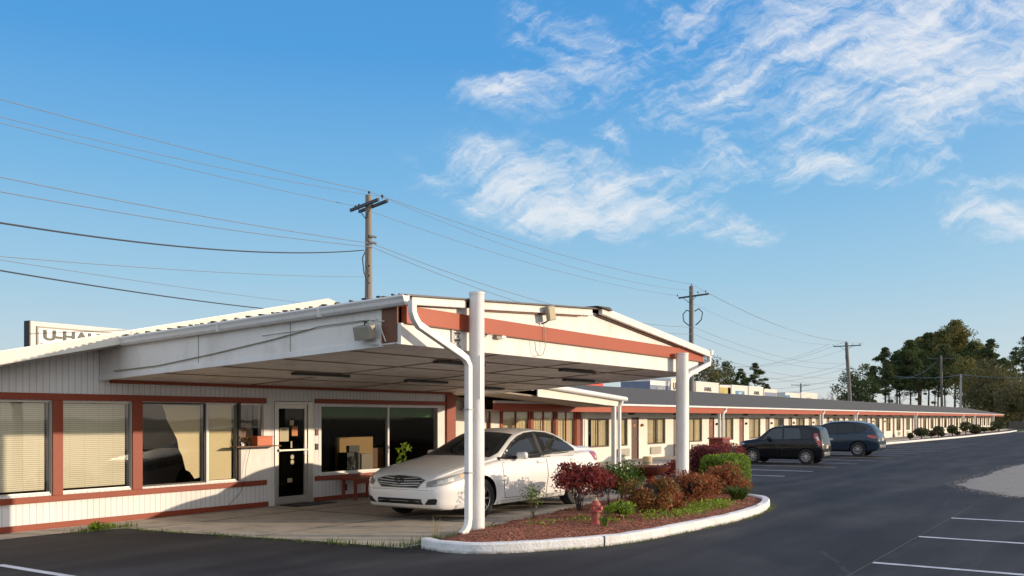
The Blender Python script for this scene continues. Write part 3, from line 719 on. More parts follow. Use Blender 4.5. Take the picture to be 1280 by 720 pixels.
# k-style gutter following the left eave
gm = MB(); prof = [(0, 0), (0, .13), (-.012, .13), (-.02, .115), (-.11, .115), (-.13, .125), (-.135, .105), (-.115, .07), (-.105, .03), (-.08, 0)]
vs = []; ys = [YF-.13, 9.5, 11.5, 12.85]
for yy in ys:
    for (a, b) in prof: vs.append((skew(9.15, yy)+a-.002, yy, zs(yy, 3.06+b)))
n = len(prof); fs = [(i*n+k, i*n+(k+1) % n, (i+1)*n+(k+1) % n, (i+1)*n+k) for i in range(3) for k in range(n)] + [tuple(range(n)), tuple(range(4*n-1, 3*n-1, -1))]
gm.add(vs, fs).build('gutter', M['white_clean'], can)
gm = MB(); vs = []
for yy in (YF-.16, 13.2):
    for (a, b) in prof: vs.append((19.34-a, yy, zs(yy, 2.99+b)))
fs = [(k, (k+1) % n, n+(k+1) % n, n+k) for k in range(n)] + [tuple(range(n)), tuple(range(2*n-1, n-1, -1))]
gm.add(vs, fs).build('gutter', M['white_clean'], can)
mb = MB(); mb.box(18.94, 19.0, YF+.06, 13.2, 2.30, 2.9); 
mb = MB(); v = []
for z in (2.58, 3.0):
    for (x, yy) in ((18.95, YF+.061), (19.02, YF+.061), (19.02, 13.28), (18.95, 13.28)): v.append((x, yy, zs(yy, z)))
mb.add(v, [(0,3,2,1),(4,5,6,7),(0,1,5,4),(1,2,6,5),(2,3,7,6),(3,0,4,7)]); mb.build('side_beam', M['white'], can)
for yy in (8.9, 10.7): MB().obox((skew(9.15, yy)-.07, yy, zs(yy, 3.12)), (.072, 0, 0), (0, .012, 0), (0, 0, .068)).build('gutter_joint', M['white'], can)
# posts
def post(x, y, r, z1, r1=None):
    mb = MB(); mb.lathe([(r*1.03, .0), (r*1.03, .68), (r*.995, .69), (r*.99, z1-.04), (r*1.03, z1-.035), (r*1.03, z1)], (x, y, 0), 32)
    return mb.build('post', M['post'], can, smooth=True)
p1 = post(10.55, 7.52, .106, 3.38); p2 = post(17.64, 7.50, .125, 2.95)
MB().box(10.465, 10.485, 7.405, 7.43, 1.9, 2.5).build('seam_plate', M['white_clean'], p1)
for (x, y, r) in ((10.55, 7.52, .106), (17.64, 7.50, .125)):
    MB().lathe([(r*1.05, .02), (r*1.25, .02), (r*1.25, .05), (r*1.05, .07)], (x, y, 0), 24).build('base_collar', mat('rusty_collar', (.28, .14, .08), .8, .4, 12), can, smooth=True)
# downspouts
DS = [(9.13, 7.50, 3.12), (9.13, 7.50, 2.98), (9.16, 7.49, 2.90), (9.24, 7.49, 2.82), (10.02, 7.42, 2.50), (10.14, 7.41, 2.44), (10.19, 7.40, 2.35), (10.19, 7.40, .30), (10.17, 7.40, .20), (10.10, 7.40, .12), (10.02, 7.40, .09)]
d1 = MB().rtube(DS, .095, .075).build('downspout', M['white_clean'], can, smooth=True, bevel=.008)
MB().box(9.986, 9.992, 7.375, 7.425, .06, .12).build('outlet', M['black'], d1)
DS2 = [(19.35, 7.60, 3.02), (19.35, 7.60, 2.90), (19.30, 7.58, 2.82), (18.12, 7.52, 2.56), (17.92, 7.50, 2.50), (17.84, 7.49, 2.40), (17.84, 7.49, .25)]
MB().rtube(DS2, .095, .075).build('downspout', M['white_clean'], can, smooth=True, bevel=.008)
for z in (.9, 1.75): MB().box(10.135, 10.245, 7.355, 7.445, z, z+.02).build('strap', M['roofmetal'], d1)
# floodlights
f = MB().obox((12.56, YF-.16, 3.28), (.10, .0, .02), (0, .03, 0), (-.03, 0, .11)).build('floodlight', M['flood'], can, bevel=.01)
MB().obox((12.56, YF-.195, 3.28), (.085, 0, .016), (0, .004, 0), (-.024, 0, .095)).build('lens', M['paper'], f)
MB().tube([(12.52, YF-.02, 3.12), (12.52, YF-.1, 3.14), (12.54, YF-.15, 3.18)], .012, 6).build('bracket', M['darkmetal'], f)
MB().tube([(12.52, YF-.06, 3.13), (12.55, YF-.07, 2.95), (12.55, YF-.07, 2.75), (12.48, YF-.07, 2.63), (12.36, YF-.07, 2.61), (12.27, YF-.07, 2.68), (12.24, YF-.07, 2.85)], .006, 6).build('cable', M['flood'], f)
f = MB().obox((8.98, YF+.46, 2.74), (.02, .15, .0), (.06, -.01, .02), (-.02, 0, .085)).build('floodlight', M['flood'], can, bevel=.01)
MB().tube([(9.12, YF+.5, 2.85), (9.0, YF+.48, 2.88), (8.98, YF+.46, 2.83)], .012, 6).build('bracket', M['darkmetal'], f)
MB().tube([(9.12, YF+.25, 2.88), (9.0, YF+.35, 2.90), (8.96, YF+.42, 2.84), (9.08, YF+.30, 2.84), (9.11, YF+.22, 2.62)], .008, 6).build('cable', M['cream'], f)
MB().box(9.06, 9.14, YF+.32, YF+.46, 2.585, 2.65).build('junction_box', M['white_clean'], can)
MB().tube([(10.92, YF-.02, 2.76), (11.03, YF-.03, 2.83), (11.15, YF-.03, 2.85)], .011, 6).build('conduit', M['white_clean'], can)
MB().box(11.22, 11.36, YF-.06, YF-.001, 2.795, 2.835).build('junction_box', M['flood'], can); MB().box(11.36, 11.46, YF-.06, YF-.001, 2.81, 2.85).build('junction_box', M['white_clean'], can)
for z in (2.66, 2.76): MB().tube([(10.27, YF-.01, z+.05), (10.34, YF-.05, z+.04), (10.29, YF-.05, z), (10.35, YF-.05, z-.04), (10.27, YF-.01, z-.05)], .010, 6).build('clamp', M['darkmetal'], can)
MB().box(10.19, 10.24, YF-.02, YF-.001, 2.60, 2.85).build('clamp_plate', M['roofmetal'], can)

# ------------------------------------------------------------------ BREEZEWAY ROOF and its post
brz = thing('walkway_roof', 'low sloping white porch roof on a slim post between office and room wing', 'porch roof', (25.4, 12.9, 0))
YB = 12.9
def bz(x): return 2.50 if x < 20.9 else 2.50 - (x-20.9)*.0585
mb = MB(); P = [(18.6, bz(18.6)), (20.9, bz(20.9)), (25.65, bz(25.65)), (25.65, bz(25.65)-.05), (20.9, bz(20.9)-.05), (18.6, bz(18.6)-.05)]
mb.prism(P, 1, YB+.03, 16.2); mb.build('roof', M['roofmetal'], brz)
mb = MB(); mb.prism([(20.85, bz(20.9)-.03), (25.55, bz(25.55)-.03), (25.55, bz(25.55)-.24), (20.85, bz(20.9)-.30)], 1, YB-.0, YB+.028); mb.build('fascia', M['cream'], brz)
mb = MB(); mb.prism([(18.6, 2.49), (20.2, 2.49), (20.8, 2.42), (20.8, 2.36), (18.6, 2.40)], 1, YB+.1, YB+.13); mb.build('fascia', M['cream'], brz)
MB().prism([(18.6, 2.34), (20.9, 2.24), (25.55, 1.99), (25.55, 1.97), (20.9, 2.2), (18.6, 2.3)], 1, YB+.14, 15.58).build('soffit', M['soffit'], brz)
g = MB().tube([(20.95, YB-.07, bz(20.95)+.0), (25.85, YB-.07, bz(25.85)+.0)], .075, 12).build('gutter', M['white_clean'], brz, smooth=True)
MB().lathe([(.072, 20.92), (.072, 20.94)], (0, YB-.07, bz(20.95)), 12, 'x').build('end_cap', M['darkmetal'], g)
MB().box(25.30, 25.42, YB+.03, YB+.15, 0.005, 2.02).build('post', M['white_clean'], brz, bevel=.006)
MB().rtube([(25.6, YB-.07, 2.16), (25.55, YB-.05, 2.05), (25.50, YB-.03, 1.98), (25.50, YB-.03, .15), (25.42, YB-.03, .05)], .08, .08).build('downspout', M['white_clean'], brz)

# ------------------------------------------------------------------ MOTEL WING
YW = 15.6; YE = 14.4; XE = 146.0
wing = thing('motel_wing', 'long single-storey motel wing with grey shingle roof, doors and curtained windows', 'building', (28.0, YW, 0))
rooms = [31.9 + 3.9*k for k in range(29)]
ops = [(23.2, 24.73, .5, 1.93, 'lw'), (24.93, 26.25, .5, 1.93, 'lw'), (26.42, 27.64, .5, 1.93, 'lw'), (22.35, 22.6, .5, 1.93, 'dk'),
       (28.5, 30.1, .6, 1.62, 'w'), (30.75, 31.58, .6, 1.62, 'w')]
for x in rooms:
    ops.append((x+.0, x+.62, .09, 1.66, 'door')); ops.append((x+1.40, x+3.1, .6, 1.62, 'w'))
ops.sort()
mb = MB(); xc = 17.73
for (x0, x1, z0, z1, k) in ops:
    if x0 > xc: mb.box(xc, x0, YW, YW+.15, 0, 2.3 if xc < 28 else 1.84)
    top = 2.3 if x1 < 28 else 1.84
    mb.box(x0, x1, YW, YW+.15, z1, top)
    if z0 > .1: mb.box(x0, x1, YW, YW+.15, 0, z0)
    xc = x1
mb.box(xc, XE-.8, YW, YW+.15, 0, 1.84); mb.box(XE-.95, XE-.8, YW+.15, 22, 0, 1.9); mb.box(17.8, XE-.95, 22, 22.15, 0, 2.0)
mb.build('wall', M['cream'], wing)
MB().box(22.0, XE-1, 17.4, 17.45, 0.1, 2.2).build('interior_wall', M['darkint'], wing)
# lobby trim
def wt(name, x0, x1, z0, z1, th=.03): MB().box(x0, x1, YW-th, YW+.001, z0, z1).build(name, M['red'], wing)
wt('head_trim', 23.0, 27.9, 1.94, 2.03, .04)
for x0, x1 in ((23.06, 23.2), (24.74, 24.92), (26.26, 26.41), (27.65, 27.92)): wt('window_post', x0, x1, .5 if x0 < 27.6 else 0, 1.94)
wt('sill_trim', 23.0, 27.9, .40, .5)
RW = random.Random(3)
frame_m = mat('brown_window_frame', (.16, .12, .09), .5, .1)
doorms = [M['door'], mat('dark_brown_door', (.10, .045, .03), .5, .15, 3), mat('grey_brown_door', (.20, .15, .13), .5, .1, 3)]
acm = mat('air_conditioner_grille', (.50, .45, .36), .6, .15, 3, groove=(.055, .35, 0))
def wing_window(x0, x1, z0, z1, kind):
    y = YW
    fr = MB(); w = .04
    fr.box(x0, x1, y+.01, y+.06, z0, z0+w).box(x0, x1, y+.01, y+.06, z1-w, z1).box(x0, x0+w, y+.01, y+.06, z0+w, z1-w).box(x1-w, x1, y+.01, y+.06, z0+w, z1-w)
    if x1-x0 > 1.2: fr.box((x0+x1)/2-.02, (x0+x1)/2+.02, y+.01, y+.06, z0+w, z1-w)
    f = fr.build('window', frame_m if kind == 'w' else M['red'], wing)
    MB().box(x0+w, x1-w, y+.03, y+.035, z0+w, z1-w).build('pane', GL, f)
    if kind == 'dk': return
    a, b = x0+w, x1-w
    if kind == 'w' and (b-a) > 1 and RW.random() < .75:
        g = RW.uniform(.15, .5); c = RW.choice([a, b-g, (a+b)/2-g/2 + .2])
        spans = [(a, c), (c+g, b)]
    else: spans = [(a, b)]
    mb = MB()
    for s0, s1 in spans:
        if s1-s0 < .1: continue
        nseg = max(4, int((s1-s0)/.05)); vs = []; fs = []
        for i in range(nseg+1):
            xx = s0+(s1-s0)*i/nseg; yy = y+.11+.022*math.sin(i*1.9+x0*3)
            vs += [(xx, yy, z0+w+.01), (xx, yy, z1-w-.01)]
        for i in range(nseg): fs.append((2*i, 2*i+2, 2*i+3, 2*i+1))
        mb.add(vs, fs)
    mb.build('curtain', M['curtainplain'] if RW.random() < .6 else M['curtain'], f, smooth=False)
for (x0, x1, z0, z1, k) in ops:
    if k == 'door':
        d = MB().box(x0+.03, x1-.03, YW+.03, YW+.07, z0, z1-.03).build('door', doorms[int(RW.random()*3) % 3] if x0 < 60 else M['door'], wing)
        MB().box(x0, x0+.03, YW-.01, YW+.08, z0, z1).box(x1-.03, x1, YW-.01, YW+.08, z0, z1).box(x0, x1, YW-.01, YW+.08, z1-.03, z1).build('door_frame', frame_m, wing)
        MB().lathe([(.025, YW-.02), (.025, YW+.03)], (x1-.10, 0, .85), 8, 'y').build('handle', M['rim'], d)
        if x0 < 70: MB().box(x0+.24, x0+.38, YW+.022, YW+.03, 1.30, 1.40).build('room_number_plate', M['orange'], d)
    else: wing_window(x0, x1, z0, z1, k)
for x in [31.15-.45] + [r+1.75+RW.uniform(-.15, .15) for r in rooms]:
    if RW.random() < .15: continue
    MB().box(x, x+.95, YW-.06, YW+.02, .22, .50).build('air_conditioner', acm, wing, bevel=.01)
for x in [r+.86 for r in rooms[:12]]:
    MB().lathe([(.05, YW-.09), (.06, YW)], (x, 0, 1.36), 10, 'y').build('wall_lamp', M['orange'] if x < 40 else M['darkmetal'], wing)
# eave: soffit, red band, white gutter line
MB().box(21.0, XE, YE+.03, YW-.002, 1.84, 1.87).build('soffit', M['soffit'], wing)
MB().box(21.0, XE, YE, YE+.03, 1.83, 2.045).build('red_band', M['redband'], wing)
MB().box(21.0, XE+.1, YE-.06, YE+.04, 2.05, 2.12).build('gutter', M['white_clean'], wing, bevel=.01)
for x in [30.2 + 3.95*k for k in range(29)]:
    MB().obox((x, YE+.35, 1.79), (.05, 0, 0), (0, .12, 0), (0, 0, .04)).build('eave_lamp', M['darkmetal'], wing)
# shingle roof with slightly uneven surface
nx = 150; vs = []; fs = []
prof = [(YE-.05, 2.115), (17.0, 2.62), (19.1, 3.02), (19.3, 3.02), (21.5, 2.55), (24.0, 2.1)]
for i in range(nx+1):
    x = 20.0 + (XE+.1-20.0)*i/nx
    for (yy, z) in prof: vs.append((x, yy, z + .012*noise.noise(Vector((x*.3, yy, 0)))))
K = len(prof)
for i in range(nx):
    for k in range(K-1): fs.append((i*K+k, (i+1)*K+k, (i+1)*K+k+1, i*K+k+1))
fs.append(tuple(range(nx*K, nx*K+K))); fs.append(tuple(range(K-1, -1, -1)))
MB().add(vs, fs).build('roof', M['shingle'], wing)
MB().prism([(YW, 1.86), (22, 1.9), (19.2, 2.95)], 0, XE-.9, XE-.8).build('gable_end', M['cream'], wing)
def wing_spout(x):
    mb = MB().rtube([(x, YE-.03, 2.05), (x-.02, YE-.03, 1.95), (x-.28, YE-.03, 1.86), (x-.32, YE-.03, 1.78), (x-.32, YE-.03, .1)], .08, .08)
    mb.build('downspout', M['white_clean'], wing)
    MB().box(x-.50, x-.40, YE+.04, YE+.14, .09, 1.84).build('porch_post', M['cream'], wing)
for x in (38.5, 54.0, 62.0, 82.0, 108.2, 117.1, 135): wing_spout(x)
MB().rtube([(28.02, YW-.06, 2.2), (28.02, YW-.06, .1)], .10, .08).build('downspout', M['white_clean'], wing)
MB().box(28.05, 28.12, YW-.12, YW-.0, .1, 2.0).build('trim', M['cream'], wing)

# ------------------------------------------------------------------ CARS
def interp(tab, x, c):
    if x <= tab[0][0]: return tab[0][c]
    for a, b in zip(tab, tab[1:]):
        if x <= b[0]:
            t = (x-a[0])/(b[0]-a[0]); return a[c]+(b[c]-a[c])*t
    return tab[-1][c]
def car_body(tab, tumble=.42, ns=120, sx=1):
    L = tab[-1][0]; xs = []
    for i in range(ns+1):
        t = i/ns; t = t + .10*math.sin(2*PI*t)*-1*.5; xs.append(L*min(1, max(0, t)))
    cols = []
    for c in range(1, 7):
        a = [interp(tab, x, c) for x in xs]
        for _ in range(5):
            a = [a[0]] + [(a[i-1]+2*a[i]+a[i+1])/4 for i in range(1, ns)] + [a[-1]]
        cols.append(a)
    vs = []; fs = []; K = None
    for i, x in enumerate(xs):
        zb, wm, zS, ws, zt, dr = [c[i] for c in cols]
        ze = max(zt-dr, zS+.005); we = max(ws-.02-tumble*max(0, ze-zS), .1)
        cp = [(0, zb), (.55*wm, zb), (.86*wm, zb+.005), (.955*wm, zb+.07), (.985*wm, zb+.34*(zS-zb)), (wm, zb+.62*(zS-zb)), (ws+.62*(wm-ws), zS-.05*(1 if zS-zb > .3 else .3)), (ws, zS),
              (ws-.45*(ws-we)-.003, zS+.45*(ze-zS)), (we, ze), (we*.86, ze+.48*(zt-ze)), (we*.5, zt-.14*(zt-ze)), (0, zt)]
        ring = []
        for k in range(len(cp)-1):
            p0 = cp[k-1] if k > 0 else (-cp[1][0], cp[1][1]); p1, p2 = cp[k], cp[k+1]; p3 = cp[k+2] if k+2 < len(cp) else (-cp[-2][0], cp[-2][1])
            for q in range(4):
                t = q/4
                pt = [.5*(2*b + (c-a)*t + (2*a-5*b+4*c-d)*t*t + (3*b-a-3*c+d)*t**3) for a, b, c, d in zip(p0, p1, p2, p3)]
                ring.append(pt)
        ring.append(cp[-1])
        full = [(y, z) for y, z in ring] + [(-y, z) for y, z in ring[-2:0:-1]]
        K = len(full)
        for (y, z) in full: vs.append((x*sx, y, z))
    n = len(xs)
    for i in range(n-1):
        for k in range(K): fs.append((i*K+k, (i+1)*K+k, (i+1)*K+(k+1) % K, i*K+(k+1) % K))
    half = K//2
    for base, flip in ((0, False), ((n-1)*K, True)):     # close the nose and tail with strips between the two halves
        for k in range(half):
            a, b, c, d = base+k, base+k+1, base+(K-k-1) % K, base+(K-k) % K
            q = [a, b, c, d]; q2 = []
            for z in q:
                if z not in q2: q2.append(z)
            if len(q2) > 2: fs.append(tuple(q2) if not flip else tuple(reversed(q2)))
    return vs, fs
class Car:
    def __init__(s, root, tab, paint, sx=1, tumble=.42, wheels=None, arch=.36):
        s.root = root; s.sx = sx
        vs, fs = car_body(tab, tumble, sx=sx)
        me = bpy.data.meshes.new('body'); me.from_pydata(vs, [], fs)
        bm = bmesh.new(); bm.from_mesh(me); bmesh.ops.remove_doubles(bm, verts=bm.verts, dist=1e-5); bmesh.ops.recalc_face_normals(bm, faces=bm.faces); bm.to_mesh(me)
        s.bvh = BVHTree.FromBMesh(bm); bm.verts.ensure_lookup_table(); bm.faces.ensure_lookup_table(); bm.normal_update()
        s.fv = [[(v.co.copy(), v.normal.copy()) for v in f.verts] for f in bm.faces]; bm.free()
        me.materials.append(paint); me.materials.append(M['black'])
        me.shade_smooth()
        o = bpy.data.objects.new('body', me); COL.objects.link(o); o.parent = root; s.body = o
        cm = MB()
        for (x, z, r, w0) in wheels:
            for sg in (-1, 1):
                prof = [(0.001, sg*w0), (r, sg*w0), (r, sg*1.3), (0.001, sg*1.3)]
                n = 36; k0 = len(cm.v)
                vsx = []; fsx = []
                for yy in (sg*w0, sg*1.3):
                    for k in range(n): a = 2*PI*k/n; vsx.append((x*sx+r*math.cos(a), yy, z+r*math.sin(a)))
                fsx = [tuple(range(n)), tuple(range(2*n-1, n-1, -1))] + [(k, n+k, n+(k+1) % n, (k+1) % n) for k in range(n)]
                cm.add(vsx, fsx)
        cut = cm.build('arch_cutter', [paint, M['black']], root, world=False); cut.data.polygons.foreach_set('material_index', [1]*len(cut.data.polygons))
        bo = o.modifiers.new('arches', 'BOOLEAN'); bo.operation = 'DIFFERENCE'; bo.solver = 'EXACT'; bo.use_self = True; bo.object = cut
        bpy.context.view_layer.update()
        dg = bpy.context.evaluated_depsgraph_get(); m2 = bpy.data.meshes.new_from_object(o.evaluated_get(dg))
        o.modifiers.clear(); o.data = m2; m2.name = 'body'; bpy.data.objects.remove(cut)
        m2.shade_smooth()
        try: m2.set_sharp_from_angle(angle=math.radians(35))
        except Exception: pass
        zmin = min(v[2] for v in vs)
        for p in m2.polygons:
            if p.center.z < zmin + .03 and p.normal.z < -.5: p.material_index = 1
    def nrm(s, loc, idx, n0):
        N = Vector((0, 0, 0))
        for co, n in s.fv[idx]: N += n / (1e-4 + (co-loc).length)
        return N.normalized()
    def decal(s, name, poly, d, m, off=.004, grid=.06, parent=None, label=None, smooth=True):
        d = Vector(d).normalized(); u = d.cross(Vector((0, 0, 1))).normalized(); v = u.cross(d).normalized()
        P = [Vector((p[0]*s.sx, p[1], p[2])) for p in poly]
        p2 = [(p.dot(u), p.dot(v)) for p in P]
        out = []
        for i in range(len(p2)):
            a, b = Vector(p2[i]), Vector(p2[(i+1) % len(p2)]); n = max(1, int((b-a).length/grid))
            for k in range(n): out.append(a.lerp(b, k/n))
        nb = len(out); pl = [(q.x, q.y) for q in out]
        x0, x1 = min(q[0] for q in pl), max(q[0] for q in pl); y0, y1 = min(q[1] for q in pl), max(q[1] for q in pl)
        x = x0+grid*.5
        while x < x1:
            y = y0+grid*.5
            while y < y1:
                if inside((x, y), pl) and min((Vector((x, y))-q).length for q in out) > grid*.4: out.append(Vector((x, y)))
                y += grid
            x += grid
        V, E, Fc, *_ = cdt(out, [(i, (i+1) % nb) for i in range(nb)], [], 1, 1e-6)
        co = []; nr = []; ok = []
        for q in V:
            o = u*q.x + v*q.y
            hit, n, idx, dist = s.bvh.ray_cast(o - d*8, d)
            if hit is None: co.append(o); nr.append(-d); ok.append(False)
            else:
                N = s.nrm(hit, idx, n)
                if N.dot(d) > 0: N = -N
                co.append(hit + N*off); nr.append(N); ok.append(True)
        Fc = [f for f in Fc if all(ok[i] for i in f)]
        me = bpy.data.meshes.new(name); me.from_pydata(co, [], Fc)
        for p in me.polygons: pass
        me.materials.append(m); me.shade_smooth()
        # make the winding face outward
        bm = bmesh.new(); bm.from_mesh(me)
        for f in bm.faces:
            if f.normal.dot(d) > 0: f.normal_flip()
        bm.to_mesh(me); bm.free()
        try: me.normals_split_custom_set_from_vertices([tuple(n) for n in nr])
        except Exception: pass
        ob = bpy.data.objects.new(name, me); COL.objects.link(ob); ob.parent = parent or s.root
        if label: ob['label'] = label
        return ob
    def door(s, poly, sg, paint, gap=.009):
        c = Vector((sum(p[0] for p in poly)/len(poly), sum(p[1] for p in poly)/len(poly)))
        big = [(p[0] + (gap if p[0] > c.x else -gap), sg, p[1] + (gap if p[1] > c.y else -gap)) for p in poly]
        b = s.decal('door', [(p[0], sg, p[1]) for p in poly], (0, -sg, 0), paint, .0035, .05)
        s.decal('door_seam', big, (0, -sg, 0), M['black'], .0015, .05, parent=b)
        return b
    def wheel(s, x, y, z, r, w, spokes=10, rimm=None, sg=-1):
        wroot = MB(); 
        y0 = y; 
        prof = [(r*.62, -w/2), (r*.93, -w/2), (r, -w/2+.03), (r, w/2-.03), (r*.93, w/2), (r*.62, w/2)]
        wh = bpy.data.objects.new('wheel', None); COL.objects.link(wh); wh.parent = s.root; wh.location = (x*s.sx, y, z)
        MB().lathe(prof + [(r*.62, -w/2)], (0, 0, 0), 36, 'y', False).build('tyre', M['tyre'], wh, smooth=True, world=False)
        rm = MB(); ro = r*.64; yo = sg*(w/2-.015)
        rm.lathe([(ro*.93, yo-.0), (ro, yo+sg*.008), (ro, yo-sg*.03), (ro*.93, yo-sg*.03), (ro*.9, yo-sg*.02)], (0, 0, 0), 36, 'y', False)
        rm.lathe([(.001, yo+sg*.004), (ro*.2, yo), (ro*.22, yo-sg*.03)], (0, 0, 0), 20, 'y')
        for k in range(spokes):
            a = 2*PI*k/spokes; dx, dz = math.cos(a), math.sin(a)
            rm.obox((dx*ro*.56, yo-sg*.012, dz*ro*.56), (dx*ro*.40, 0, dz*ro*.40), (-dz*ro*.065, 0, dx*ro*.065), (0, .010, 0))
        rm.build('rim', rimm or M['rim'], wh, world=False)
        MB().lathe([(.001, yo-sg*.05), (ro*.95, yo-sg*.05), (ro*.95, yo-sg*.08)], (0, 0, 0), 24, 'y').build('brake_disc', M['darkmetal'], wh, world=False)
        return wh

def car_paint(name, col, metallic=.0, rough=.28, coat=1.0, dust=.06):
    m, nt = new_mat(name)
    n = fbm(nt, 2.0, detail=6, rough=.65); c = mixc(nt, math_n(nt, 'MULTIPLY', n, dust), c4(col), (.30, .26, .22, 1))
    rr = math_n(nt, 'MULTIPLY_ADD', n, .2, rough-.08)
    p = nd(nt, 'ShaderNodeBsdfPrincipled', {'Base Color': c, 'Roughness': rr, 'Metallic': metallic, 'Coat Weight': coat, 'Coat Roughness': .06, 'Specular IOR Level': .5 if coat > .9 else .25})
    nd(nt, 'ShaderNodeOutputMaterial', {0: p.outputs[0]}); return m
def dark_glass(name, col=(.016, .020, .022)):
    m, nt = new_mat(name)
    p = nd(nt, 'ShaderNodeBsdfPrincipled', {'Base Color': c4(col), 'Roughness': .03, 'Specular IOR Level': .4})
    nd(nt, 'ShaderNodeOutputMaterial', {0: p.outputs[0]}); return m
CG = dark_glass('car_window_glass')
LENS = car_paint('headlamp_lens', (.42, .43, .42), .3, .12)
CG2 = dark_glass('pale_car_window_glass', (.06, .075, .08))
CHROME = mat('chrome', (.75, .75, .76), .15, .03, metal=1)
AMBER = car_paint('amber_lens', (.70, .48, .25), 0, .2)
REDL = car_paint('tail_lamp_red', (.45, .015, .01), 0, .15)
GBAR = car_paint('grille_bar_silver', (.62, .61, .58), .2, .3)
WLENS = car_paint('tail_lamp_white', (.7, .62, .55), 0, .15)

# ---- white sedan under the canopy
sed = thing('parked_sedan', 'white four-door sedan parked under the canopy, front towards the office door', 'car', (11.44, 9.66, 0.005))
WP = car_paint('white_pearl_paint', (.86, .845, .82), 0, .3)
T = [(0, .33, .60, .58, .50, .62, .02), (.03, .25, .68, .63, .58, .69, .02), (.10, .20, .77, .68, .68, .745, .03), (.25, .18, .84, .74, .74, .80, .035), (.5, .17, .885, .80, .77, .865, .04), (.9, .17, .905, .86, .785, .93, .045), (1.25, .17, .91, .905, .79, .985, .05),
     (1.42, .17, .91, .93, .79, 1.03, .07), (1.7, .17, .91, .945, .79, 1.19, .15), (2.0, .17, .91, .955, .79, 1.335, .15), (2.2, .17, .91, .96, .79, 1.405, .115), (2.5, .17, .91, .965, .79, 1.452, .08), (2.85, .17, .91, .97, .79, 1.46, .07), (3.2, .17, .91, .975, .79, 1.44, .07),
     (3.5, .17, .91, .98, .785, 1.385, .085), (3.8, .17, .905, .99, .78, 1.275, .12), (4.05, .18, .90, .995, .77, 1.165, .10), (4.2, .18, .895, 1.0, .76, 1.115, .06), (4.5, .19, .875, 1.0, .74, 1.105, .05), (4.68, .21, .84, .985, .71, 1.095, .05), (4.76, .25, .79, .95, .67, 1.05, .05), (4.80, .34, .72, .86, .62, .95, .05)]
SX = 1.09
c = Car(sed, T, WP, SX, .42, wheels=[(.97, .33, .375, .60), (3.745, .33, .375, .60)])
sed_body = c
for x in (.97, 3.745):
    for sg in (-1, 1): c.wheel(x, sg*.785, .326, .325, .21, 7, sg=sg)
